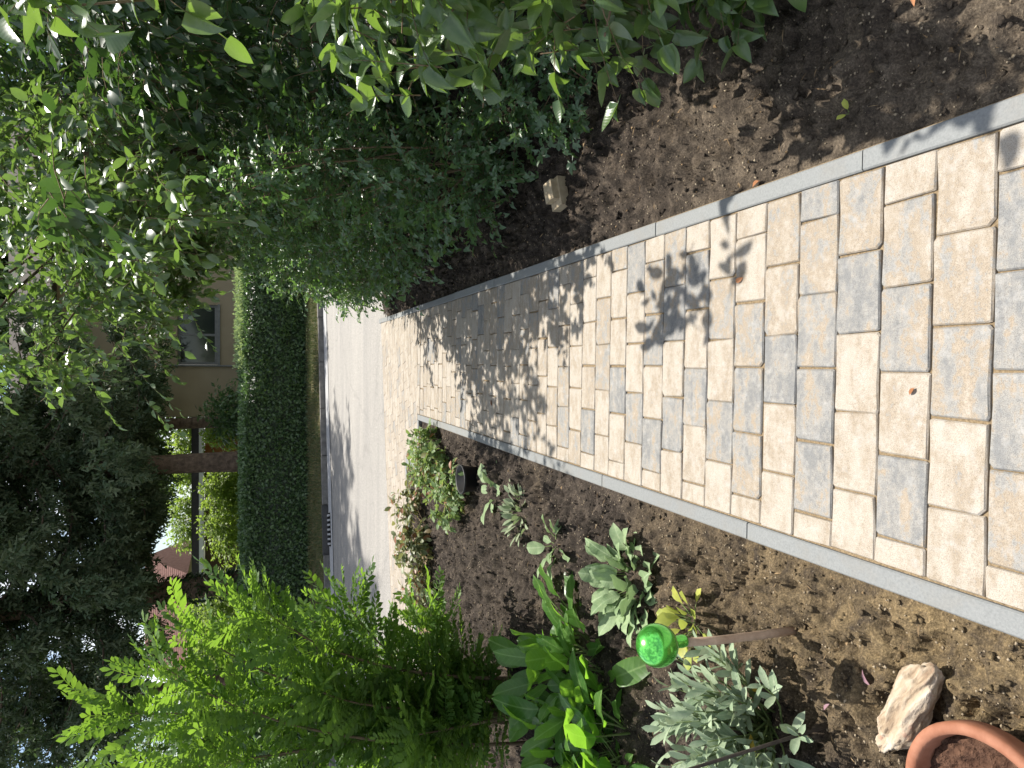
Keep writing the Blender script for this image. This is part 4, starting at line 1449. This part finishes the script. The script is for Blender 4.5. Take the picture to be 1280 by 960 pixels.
for lab, (x_, y_), bl_, sz in cb:
    bush('currant_bush', lab, 'bush', (x_, y_, soil_z(x_, y_)), bl_, t_lob, sz, M['l_currant'], 0.30, 8, 300, 10, 0.008, 0.0024, group='bushes along the right kerb', low_t=t_lob_low, out=0.7, up=0.3, droop=0.2)

# dark mass behind
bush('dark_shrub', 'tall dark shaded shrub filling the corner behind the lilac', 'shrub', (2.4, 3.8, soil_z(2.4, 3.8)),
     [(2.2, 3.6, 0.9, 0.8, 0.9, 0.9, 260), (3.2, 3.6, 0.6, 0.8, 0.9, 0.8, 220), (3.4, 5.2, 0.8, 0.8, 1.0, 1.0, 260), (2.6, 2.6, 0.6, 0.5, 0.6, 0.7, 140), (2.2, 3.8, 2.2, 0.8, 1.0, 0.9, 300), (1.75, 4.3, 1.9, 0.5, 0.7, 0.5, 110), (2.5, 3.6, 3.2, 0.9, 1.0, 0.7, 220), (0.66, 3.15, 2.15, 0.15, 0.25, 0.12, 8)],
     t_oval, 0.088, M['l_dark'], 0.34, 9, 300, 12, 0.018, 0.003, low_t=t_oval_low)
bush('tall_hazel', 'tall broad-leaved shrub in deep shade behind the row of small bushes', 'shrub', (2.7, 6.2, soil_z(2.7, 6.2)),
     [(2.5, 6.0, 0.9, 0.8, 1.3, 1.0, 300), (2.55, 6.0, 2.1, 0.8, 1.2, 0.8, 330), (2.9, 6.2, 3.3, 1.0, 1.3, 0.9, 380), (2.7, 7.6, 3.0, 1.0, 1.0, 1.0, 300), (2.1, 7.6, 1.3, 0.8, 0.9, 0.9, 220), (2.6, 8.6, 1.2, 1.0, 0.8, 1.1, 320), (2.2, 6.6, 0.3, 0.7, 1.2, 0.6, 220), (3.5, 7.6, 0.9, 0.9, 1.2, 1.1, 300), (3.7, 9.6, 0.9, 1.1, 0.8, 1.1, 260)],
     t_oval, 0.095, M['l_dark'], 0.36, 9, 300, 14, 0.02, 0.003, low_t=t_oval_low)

# fruit tree with branches hanging over the path
ft = thing('fruit_tree', 'fruit tree on the right whose leafy branches hang across the top of the path', 'tree', (2.0, 7.0, soil_z(2.0, 7.0)))
a = Acc()
tb = np.array(ft.location)
tp = [(2.0, 7.0, -0.3), (1.96, 6.95, 0.6), (1.85, 6.85, 1.4), (1.8, 6.75, 2.2), (1.75, 6.6, 3.1)]
a.tube([np.array(p) - tb for p in tp], [0.11, 0.095, 0.085, 0.075, 0.05], 10); a.build('trunk', M['bark'], ft, True)
fblobs = [(1.0, 6.0, 2.75, 0.65, 0.9, 0.55, 125), (1.05, 4.7, 1.95, 0.22, 0.5, 0.25, 36), (0.62, 4.5, 2.02, 0.24, 0.5, 0.14, 22), (0.75, 3.9, 1.78, 0.15, 0.35, 0.14, 13), (0.45, 5.9, 2.45, 0.46, 0.7, 0.34, 56), (1.6, 6.3, 3.2, 0.9, 1.0, 0.7, 180), (0.70, 5.2, 2.35, 0.30, 0.5, 0.22, 24),
          (0.05, 5.9, 2.75, 0.34, 0.6, 0.26, 30), (1.15, 6.3, 2.15, 0.5, 0.7, 0.4, 130), (0.9, 5.0, 2.5, 0.3, 0.45, 0.25, 34), (0.62, 6.4, 2.0, 0.30, 0.4, 0.17, 60), (1.0, 6.6, 1.88, 0.32, 0.4, 0.2, 64), (0.25, 5.9, 2.08, 0.2, 0.3, 0.10, 12), (0.1, 5.4, 3.1, 0.5, 0.7, 0.4, 14), (1.4, 4.9, 2.3, 0.35, 0.5, 0.4, 46), (1.2, 7.6, 2.7, 0.8, 0.8, 0.7, 150), (0.35, 5.7, 3.2, 0.5, 0.6, 0.4, 32),
          (1.5, 5.6, 2.45, 0.5, 0.6, 0.5, 80)]
P, O = blob_points(fblobs, 0.2)
t_fr = [leaf_t(1, 0.56, 5, 0.42, 0.30, cu, 0.25, 0, 0.02, 0.9) for cu in (0.1, 0.3, 0.5)]
A1 = twig_leaves(P, O, 0.34, 9, 0.078, droop=0.35, ldroop=0.5, out=0.5)
# long hanging shoots at the outer edge
sh = np.array([(-0.12, 5.4, 2.12), (-0.40, 5.5, 2.02), (-0.28, 5.45, 2.38), (-0.12, 5.7, 2.75), (0.02, 5.5, 2.06), (0.28, 5.6, 1.78), (-0.15, 5.4, 2.98), (0.10, 5.5, 2.45)])
so = norm(np.array([(-1.0, -0.1, -0.35)] * len(sh)) + rng.normal(size=(len(sh), 3)) * 0.2)
A2 = twig_leaves(sh, so, 0.42, 14, 0.062, droop=0.25, ldroop=0.4, out=1.2, jit=0.15, up=0)
leaves_on(ft, *[np.concatenate([A1[i], A2[i]]) for i in range(4)], t_fr, M['l_fruit'], 300, low=[leaf_t(1, 0.56, 3, 0.42, 0.30, cu, 0.2) for cu in (0.1, 0.4)])
twig_tubes(ft, *[np.concatenate([A1[4][i], A2[4][i]]) for i in range(3)], 0.003, M['twig'])
limbs(ft, (1.83, 6.8, 1.6), [(b_[0], b_[1], b_[2]) for b_ in fblobs if b_[2] > 2.2], 0.032, M['bark'], 'branch', r1=0.12)

# creeper at the foot of the lilac
t_five = [lobed_t(1, 1, 5, 0.55, 0.1, 0.2, 0.5)]
bush('creeper', 'trailing creeper with five-fingered leaves on the soil beside the cut stone', 'plant', (1.35, 2.9, soil_z(1.35, 2.9)),
     [(1.25, 3.0, 0.02, 0.25, 0.3, 0.10, 30), (1.5, 3.2, 0.15, 0.35, 0.35, 0.25, 60), (1.55, 2.7, 0.2, 0.25, 0.25, 0.2, 40)], t_five + t_lob[:1], 0.075, M['l_currant'], 0.16, 4, 200, 6, 0.004, 0.0016, up=0.5)

# cut stone
cs = thing('cut_stone', 'small stepped beige stone block on dark soil under the shrubs', 'stone', (0.90, 3.24, soil_z(0.90, 3.24)))
cs.rotation_euler = (R(4), R(-5), R(12))
a = Acc(); a.box((0, 0, 0.010), (0.155, 0.10, 0.05)); a.build('base_block', M['cut_stone'], cs)
a = Acc(); a.box((0.012, 0.004, 0.053), (0.105, 0.08, 0.036)); a.build('upper_block', M['cut_stone'], cs)

# fallen leaves and petals
t_fl = leaf_t(1, 0.5, 4, 0.45, 0.5, 0.3, 0.1)
me_f = mesh_tris('fallen_leaf', *t_fl[:2], M['dead'], None, t_fl[2])
me_p = mesh_tris('petal', *leaf_t(1, 0.4, 3, 0.6, 0.6, 0.3)[:2], M['petal'])
for lab, x_, y_, s, an, me_ in (('tiny reddish dead leaf on a cream paver in the middle of the path', -0.045, 1.16, 0.022, 50, me_f),
                               ('pinkish brown dead leaf on the path in the shade of the shrubs', 0.285, 1.83, 0.032, 200, me_f),
                               ('small yellowish dead leaf on the sunlit path near the left kerb', -0.24, 4.36, 0.045, 100, me_f),
                               ('orange dead leaf on the soil against the right kerb', 0.60, 1.74, 0.035, 20, me_f),
                               ('brown dead leaf on shaded soil at the far right corner', 0.93, 1.17, 0.05, 70, me_f)):
    z_ = gz(y_) + 0.004 if abs(x_) < 0.5 else soil_z(x_, y_) + 0.012
    o = ob('fallen_leaf', me_, None, (x_, y_, z_)); o.scale = (s, s, s); o.rotation_euler = (R(10), R(15), R(an))
    tag(o, lab, 'leaf', 'fallen leaves')
for lab, x_, y_, s, an in (('larger pink fallen petal in the ball shadow on sandy soil', -0.80, 1.30, 0.045, 140), ('smaller pale pink petal on the soil at the edge of the sage shadow', -0.92, 1.37, 0.028, 60)):
    o = ob('petal', me_p, None, (x_, y_, soil_z(x_, y_) + 0.014)); o.scale = (s, s, s); o.rotation_euler = (R(25), R(20), R(an))
    tag(o, lab, 'petal', 'fallen petals')

# ------------------------------------------------------------------ across the street
ZV = ZS + 0.085


def hy(x):
    return 17.5 + 0.15 * x


hg = thing('hedge', 'long clipped dark green hedge across the street with a pale sunlit top', 'hedge', (-2, hy(-2), ZV))
HX0, HX1, HH, HD = -13.0, 7.0, 1.42, 1.25
a = Acc()
nx = 60
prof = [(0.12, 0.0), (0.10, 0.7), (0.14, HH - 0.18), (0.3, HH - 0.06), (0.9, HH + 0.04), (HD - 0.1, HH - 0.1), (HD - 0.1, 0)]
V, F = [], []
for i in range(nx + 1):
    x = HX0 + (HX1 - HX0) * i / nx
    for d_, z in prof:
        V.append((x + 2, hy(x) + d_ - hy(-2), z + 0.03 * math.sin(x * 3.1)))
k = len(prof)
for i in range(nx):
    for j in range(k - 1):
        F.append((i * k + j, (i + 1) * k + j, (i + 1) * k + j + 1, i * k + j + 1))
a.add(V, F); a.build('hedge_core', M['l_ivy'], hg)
N = 45000
x = rng.uniform(HX0, HX1, N)
u = rng.random(N)
front = u < 0.62
z = np.where(front, rng.random(N) * HH, 0)
d_ = np.where(front, 0.05 + 0.07 * np.abs(rng.normal(size=N)) - 0.03, rng.uniform(0, HD, N))
bul = 0.05 * (vnoise(x * 2.3, z * 2.3, 5) - 0.5) + 0.05 * (vnoise(x * 7, z * 7, 6) - 0.5)
d_ = np.where(front, d_ - bul, d_)
topz = HH - 0.03 + 0.12 * np.sin(np.clip(d_ / HD, 0, 1) * math.pi * 0.8) + rng.normal(size=N) * 0.025 + 0.05 * (vnoise(x * 3, d_ * 3, 8) - 0.5)
z = np.where(front, z, topz)
P = np.c_[x, hy(x) + d_, ZV + z]
D = norm(np.where(front[:, None], np.array([0, -0.5, 0.2]), np.array([0, -0.1, 1.0])) + rng.normal(size=(N, 3)) * 0.9)
U = norm(np.where(front[:, None], np.array([0, -1.0, 0.5]), np.array([0, -0.2, 1.0])) + rng.normal(size=(N, 3)) * 0.6)
t_tiny = [leaf_t(1, 0.55, 2, 0.45, 0.2, 0.15)]
V, T, UV, rdv = scatter(P, D, U, rng.uniform(0.06, 0.125, N), t_tiny)
o = ob('foliage', mesh_tris('foliage', V - np.array(hg.location), T, M['l_hedge'], rdv), hg); o['kind'] = 'stuff'
# paler shoots on the sunny stretch of the top only: sunlight put into leaf colour
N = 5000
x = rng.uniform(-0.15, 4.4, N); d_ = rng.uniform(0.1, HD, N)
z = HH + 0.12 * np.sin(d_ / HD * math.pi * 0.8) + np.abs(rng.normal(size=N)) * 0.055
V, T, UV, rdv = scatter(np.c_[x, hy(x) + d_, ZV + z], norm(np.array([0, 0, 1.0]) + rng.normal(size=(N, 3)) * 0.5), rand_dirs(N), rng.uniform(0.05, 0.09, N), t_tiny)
o = ob('sunlit_shoots', mesh_tris('sunlit_shoots', V - np.array(hg.location), T, M['l_sunlit'], rdv), hg); o['kind'] = 'stuff'

cx_ = rng.uniform(-5.0, 2.0, 16); cz_ = rng.uniform(0.25, HH, 16)
ii = np.repeat(np.arange(16), 14)
P = np.c_[cx_[ii] + rng.normal(size=len(ii)) * 0.10, hy(cx_[ii]) + 0.02 - 0.07 * rng.random(len(ii)), ZV + cz_[ii] + rng.normal(size=len(ii)) * 0.08]
V, T, UV, rdv = scatter(P, norm(np.array([0, -0.5, 0.5]) + rng.normal(size=(len(P), 3)) * 0.6), norm(np.array([0, -0.4, 1.0]) + rng.normal(size=(len(P), 3)) * 0.4), rng.uniform(0.08, 0.14, len(P)), t_tiny)
o = ob('stray_shoots', mesh_tris('stray_shoots', V - np.array(hg.location), T, M['l_mid'], rdv), hg); o['kind'] = 'stuff'


def far_tree(name, label, cat, base, blobs, mat, size, trunk=0.12, nl=6, tl=0.5, group=None, bark='bark'):
    root = thing(name, label, cat, base, group)
    P, O = blob_points(blobs, 0.3)
    LP, LD, LU, LS, tw = twig_leaves(P, O, tl, nl, size, szvar=0.4)
    V, T, UV, rdv = scatter(LP, LD, LU, LS, t_tiny)
    b_ = np.array(base)
    o = ob('crown', mesh_tris('crown', V - b_, T, mat, rdv), root); o['kind'] = 'stuff'
    a_ = Acc()
    top = np.array(blobs[0][:3])
    a_.tube([np.zeros(3), (top - b_) * [0.3, 0.3, 0.4], (top - b_) * [1, 1, 0.95]], [trunk, trunk * 0.8, trunk * 0.45], 8)
    a_.build('trunk', M[bark], root, True)
    if trunk > 0.05:
        limbs(root, b_ + (top - b_) * 0.45, [(c[0], c[1], c[2]) for c in blobs], trunk * 0.4, M[bark], 'branch', r1=0.2)
    return root


far_tree('dark_bush', 'round dark green bush in front of the tan house, behind the hedge', 'bush', (-1.5, 21.5, ZV), [(-1.5, 21.5, 1.55, 0.85, 0.7, 0.85, 420)], M['l_hedge'], 0.13, 0.05)
far_tree('light_bush', 'small light green bush between the dark round bush and the brown trunk', 'bush', (-2.6, 27.0, ZV), [(-2.5, 27.0, 1.9, 0.8, 0.7, 0.8, 300)], M['l_bright'], 0.14, 0.05)
far_tree('yellow_green_shrub', 'wide sunlit yellow-green shrub behind the hedge, before the low brown building', 'shrub', (-5.5, 25.8, ZV), [(-5.5, 25.8, 1.65, 1.7, 0.8, 0.95, 720), (-4.4, 26.0, 1.9, 0.8, 0.7, 0.8, 280)], M['l_bright'], 0.14, 0.05)
far_tree('orange_tipped_shrub', 'sunlit mixed green shrub left of the ivy-covered trunk', 'shrub', (-9.3, 26.5, ZV), [(-9.3, 26.5, 1.8, 1.9, 1.0, 1.3, 800)], M['l_bright'], 0.15, 0.05)
far_tree('roof_edge_bush', 'small dark bush under the edge of the red tiled roof', 'bush', (-11.2, 31, ZV), [(-11.0, 31, 2.6, 0.9, 0.8, 1.2, 300)], M['l_mid'], 0.17, 0.06)
far_tree('roof_shrub', 'leafy shrub growing over the flat roof of the low brown building', 'shrub', (-5.5, 33.0, ZV), [(-4.3, 33.0, 3.4, 1.8, 0.8, 0.9, 460), (-7.2, 33.4, 3.5, 1.5, 0.8, 0.9, 380)], M['l_bright'], 0.17, 0.08)
far_tree('leafy_tree', 'dense mid-green tree behind the feathery sapling on the far left', 'tree', (-14.5, 27, ZV), [(-14.0, 27, 3.4, 2.6, 2.2, 2.2, 900), (-15.5, 27, 5.6, 2.2, 2.0, 1.8, 600), (-12.3, 26, 2.2, 1.2, 1.2, 1.3, 420), (-11.6, 29, 2.0, 1.6, 1.2, 1.2, 520), (-14.5, 26, 1.4, 2.5, 1.2, 1.4, 600)], M['l_mid'], 0.19, 0.22)
far_tree('rowan_tree', 'broad green tree rising behind the low brown building', 'tree', (-6.5, 42, ZV), [(-6.5, 42, 6.0, 3.0, 2.0, 2.2, 800), (-3.0, 43, 5.0, 2.6, 2.0, 2.0, 600)], M['l_mid'], 0.24, 0.25)
far_tree('backdrop_tree', 'large leafy tree beyond the tan house at the right', 'tree', (6, 36, ZV), [(6, 36, 9.5, 4.5, 3, 4.0, 1500), (1.5, 38, 9.5, 3.6, 3, 3.6, 1200), (11, 34, 8, 4, 3, 5, 1300), (5, 38, 14, 5, 3, 3, 900), (4.0, 37, 11.5, 4, 2.5, 3, 1100)], M['l_mid'], 0.34, 0.3)


# ---- spruces
def spray_t(seed, nn=6):
    """a needled twig: thin slips set all round a short axis"""
    rr = np.random.default_rng(seed)
    V, T = [], []
    for i in range(nn):
        t = i / nn
        p = np.array([0, t, 0])
        an = i * 2.4
        d = norm(np.array([math.cos(an) * 0.8, 0.9, math.sin(an) * 0.8]) + rr.normal(size=3) * 0.15)
        w = norm(np.cross(d, rr.normal(size=3))) * 0.075
        l_ = 0.42 * (1 - 0.3 * t)
        o = len(V)
        V += [p - w, p + w, p + d * l_ + w * 0.6, p + d * l_ - w * 0.6]
        T += [(o, o + 1, o + 2), (o, o + 2, o + 3)]
    return np.array(V), np.array(T), np.zeros((len(V), 2))


SPRAYS = [spray_t(k) for k in range(4)]


def spruce(label, base, height, lean=(0, 0), tr=0.30, low=2.6, ivy=False, reach=4.2, name='spruce', nbr=90, taper=0.75):
    bx, by, bz = base
    root = thing(name, label, 'tree', base, 'tall spruces behind the hedge')
    a_ = Acc()
    hs = np.linspace(0, height, 12)
    a_.tube([(lean[0] * h / height + 0.02 * math.sin(h), lean[1] * h / height, h) for h in hs], [tr * (1 - 0.9 * h / height) * (1.15 if i == 0 else 1) for i, h in enumerate(hs)], 14)
    a_.build('trunk', M['spruce_bark'], root, True)
    br = Acc()
    LP, LD, LU, LS = [], [], [], []
    for k in range(nbr):
        f = (k + rng.random()) / nbr
        h = low + (height - 0.4 - low) * f ** 1.25
        az = k * 2.399 + rng.uniform(-0.3, 0.3)
        ln = reach * (1 - h / height) ** taper * rng.uniform(0.75, 1.1) * (0.75 + 0.25 * min(1, (h - low) / 2 + 0.4))
        dirv = np.array([math.cos(az), math.sin(az), 0])
        p0 = np.array([lean[0] * h / height, lean[1] * h / height, h])
        pts = []
        for t in np.linspace(0, 1, 6):
            pts.append(p0 + dirv * ln * t + np.array([0, 0, -0.28 * ln * math.sin(t * 2.4) + 0.10 * ln * t * t]))
        br.tube(pts, list(np.linspace(0.035, 0.006, 6)), 4, False)
        hi = h > 9.8                      # the upper crown is only seen from far below
        ns = int((26 if hi else 46) * ln / 3) + 8
        for i in range(ns):
            t = 0.03 + 0.97 * rng.random()
            j = min(int(t * 5), 4); fr = t * 5 - j
            p = pts[j] * (1 - fr) + pts[j + 1] * fr
            sd = np.cross(dirv, [0, 0, 1]) * rng.choice([-1, 1])
            hang = rng.uniform(0.2, 0.75) * (0.45 + 0.55 * t)
            # a hanging spray: several needle-covered pieces
            d1 = norm(sd * rng.uniform(0.3, 0.9) + dirv * rng.uniform(0.1, 0.6) + np.array([0, 0, -rng.uniform(0.2, 1.2)]))
            for q in range(5):
                pp = p + d1 * hang * q / 4.5 + rng.normal(size=3) * 0.05
                LP.append(pp); LD.append(norm(d1 + rng.normal(size=3) * 0.4 + np.array([0, 0, -0.35]))); LU.append(rand_dirs(1)[0]); LS.append(rng.uniform(0.20, 0.40) * (1.35 if hi else 1.0))
    br.build('branches', M['spruce_bark'], root)['kind'] = 'stuff'
    V, T, UV, rdv = scatter(np.array(LP), np.array(LD), np.array(LU), np.array(LS), SPRAYS)
    o = ob('crown', mesh_tris('crown', V, T, M['l_bluegreen'], rdv), root); o['kind'] = 'stuff'
    if ivy:
        N = 4200
        h = rng.uniform(0.2, 8.5, N); az = rng.uniform(0, 2 * math.pi, N)
        r_ = tr * (1 - 0.9 * h / height) + np.abs(rng.normal(size=N)) * 0.05
        P = np.c_[np.cos(az) * r_ + lean[0] * h / height, np.sin(az) * r_ + lean[1] * h / height, h]
        D = norm(np.c_[np.cos(az), np.sin(az), -0.4 * np.ones(N)] + rng.normal(size=(N, 3)) * 0.4)
        V, T, UV, rdv = scatter(P, D, np.tile([0, 0, 1.0], (N, 1)) + rng.normal(size=(N, 3)) * 0.4, rng.uniform(0.09, 0.15, N), t_tiny)
        o = ob('ivy', mesh_tris('ivy', V, T, M['l_ivy'], rdv), root); o['kind'] = 'stuff'
    return root


spruce('tall spruce with a bare reddish brown trunk between the low bushes', (-2.75, 20.0, ZV), 25, (0.1, 0.2), 0.29, 4.7, False, 5.0, nbr=100, taper=0.36)
spruce('tall leaning spruce with a dark ivy-covered trunk', (-5.95, 19.7, ZV), 23, (-0.6, 0.1), 0.31, 4.6, True, 4.8, nbr=90, taper=0.5)
spruce('spruce rooted behind the round dark bush near the tan house corner', (-1.95, 23.6, ZV), 25, (0, 0), 0.2, 4.7, False, 4.2, nbr=90, taper=0.4)
spruce('spruce at the far left standing behind the feathery sapling', (-9.8, 22.5, ZV), 14, (0, 0), 0.22, 5.0, False, 3.0, nbr=60)

# ---- tan house
hs_ = thing('tan_house', 'tan rendered house with a dark framed window behind the hedge', 'house', (2.5, 27, ZV))


def hbox(root, name, x0, x1, y0, y1, z0, z1, mat):
    a_ = Acc(); l_ = root.location
    a_.box(((x0 + x1) / 2 - l_.x, (y0 + y1) / 2 - l_.y, (z0 + z1) / 2 - l_.z), (x1 - x0, y1 - y0, z1 - z0))
    return a_.build(name, mat, root)


# wall with a real opening
WX0, WX1, WZ0, WZ1 = -0.12, 2.05, 2.05, 3.36
hbox(hs_, 'wall', -2.0, WX0, 27.0, 27.3, ZV, 7.0, M['wall'])
hbox(hs_, 'wall', WX1, 9.0, 27.0, 27.3, ZV, 7.0, M['wall'])
hbox(hs_, 'wall', WX0, WX1, 27.002, 27.298, ZV, WZ0, M['wall'])
hbox(hs_, 'wall', WX0, WX1, 27.002, 27.298, WZ1, 7.0, M['wall'])
hbox(hs_, 'side_wall', -2.0, -1.7, 27.302, 35.0, ZV, 7.0, M['wall'])
wd = hbox(hs_, 'window', WX0 - 0.03, WX1 + 0.03, 26.96, 27.0, WZ0 - 0.09, WZ0 - 0.003, M['frame'])
for x0, x1, z0, z1 in ((WX0 + 0.002, WX0 + 0.09, WZ0, WZ1), (WX1 - 0.09, WX1 - 0.002, WZ0, WZ1), (WX0 + 0.09, WX1 - 0.09, WZ0 + 0.002, WZ0 + 0.09), (WX0 + 0.09, WX1 - 0.09, WZ1 - 0.09, WZ1 - 0.002), (0.92, 1.0, WZ0 + 0.09, WZ1 - 0.09)):
    a = Acc(); l_ = hs_.location
    a.box(((x0 + x1) / 2 - l_.x, 27.12 - l_.y, (z0 + z1) / 2 - l_.z), (x1 - x0, 0.08, z1 - z0)); a.build('frame', M['frame'], wd)
a = Acc(); a.box(((WX0 + WX1) / 2 - l_.x, 27.15 - l_.y, (WZ0 + WZ1) / 2 - l_.z), (WX1 - WX0 - 0.004, 0.012, WZ1 - WZ0 - 0.004)); a.build('pane', M['glass'], wd)
a = Acc(); a.tube([(-0.16 - l_.x, 26.95 - l_.y, 0), (-0.16 - l_.x, 26.95 - l_.y, 7.0)], 0.03, 8); a.build('wall_line', M['frame'], hs_)  # thin upright tube along a line on the wall
a = Acc()
a.add([(-2.5 - 2.5, -0.7, 7.0 - ZV), (9.5 - 2.5, -0.7, 7.0 - ZV), (9.5 - 2.5, 4.2, 9.4 - ZV), (-2.5 - 2.5, 4.2, 9.4 - ZV), (9.5 - 2.5, 8.5, 7.0 - ZV), (-2.5 - 2.5, 8.5, 7.0 - ZV)], [(0, 1, 2, 3), (3, 2, 4, 5), (0, 3, 5), (1, 4, 2), (0, 5, 4, 1)])
a.build('roof', M['old_tile'], hs_)

# ---- low brown building with a white gutter
lb = thing('low_building', 'low flat-roofed brown building with a white gutter and dark fascia', 'garage', (-5.0, 30.0, ZV))
for x0, x1, mt in ((-8.6, -6.30, 'brown'), (-6.30, -5.05, 'brown'), (-5.05, -3.9, 'brown'), (-3.9, -3.0, 'orange'), (-3.0, -2.05, 'brown')):
    hbox(lb, 'wall_panel', x0 + 0.03, x1 - 0.03, 30.0, 30.1, ZV, 2.58, M[mt])
for x0 in (-8.6, -6.3, -5.05, -3.9, -3.0, -2.05):
    hbox(lb, 'post', x0 - 0.035, x0 + 0.035, 29.97, 30.12, ZV, 2.60, M['white'])
hbox(lb, 'gutter', -8.75, -1.9, 29.55, 29.72, 2.615, 2.78, M['white'])
hbox(lb, 'fascia', -8.8, -1.85, 29.72, 29.76, 2.62, 3.06, M['fascia'])
hbox(lb, 'roof', -8.8, -1.85, 29.762, 35.0, 2.78, 3.05, M['fascia'])

# ---- house with a red tiled roof
rh = thing('red_roofed_house', 'cream house with a pinkish red tiled roof and a small white barred window, far left', 'house', (-12.0, 40.0, ZV))
hbox(rh, 'wall', -17.0, -11.6, 40.0, 40.3, ZV, 3.9, M['wall_far'])
hbox(rh, 'side_wall', -11.9, -11.6, 40.302, 47.0, ZV, 3.9, M['wall_far'])
a = Acc()
l_ = rh.location
EV = [(-17.4, 39.4, 3.75), (-11.2, 39.4, 3.75), (-11.2, 43.6, 6.2), (-17.4, 43.6, 6.2), (-11.2, 47.8, 3.75), (-17.4, 47.8, 3.75)]
a.add([(x - l_.x, y - l_.y, z - l_.z) for x, y, z in EV], [(0, 1, 2, 3), (3, 2, 4, 5), (0, 3, 5), (1, 4, 2)])
rf = a.build('roof', M['roof_tile'], rh)
for i in range(22):
    t = (i + 0.5) / 22
    a = Acc()
    yy, zz = 39.4 + 4.2 * t, 3.75 + 2.45 * t
    a.box((-14.3 - l_.x, yy - l_.y, zz + 0.025 - l_.z), (6.2, 0.21, 0.03), 0, math.atan2(2.45, 4.2) - 0.06)
    a.build('tile_course', M['roof_tile'], rf)
w2 = hbox(rh, 'window', -12.9, -11.9, 39.96, 39.999, 2.55, 3.35, M['glass'])
for k in range(5):
    a = Acc(); a.box((-12.86 + k * 0.23 - l_.x, 39.94 - l_.y, 2.95 - l_.z), (0.06, 0.03, 0.82)); a.build('bar', M['white'], w2)
for k in range(3):
    a = Acc(); a.box((-12.4 - l_.x, 39.92 - l_.y, 2.56 + k * 0.39 - l_.z), (1.04, 0.02, 0.06)); a.build('bar', M['white'], w2)
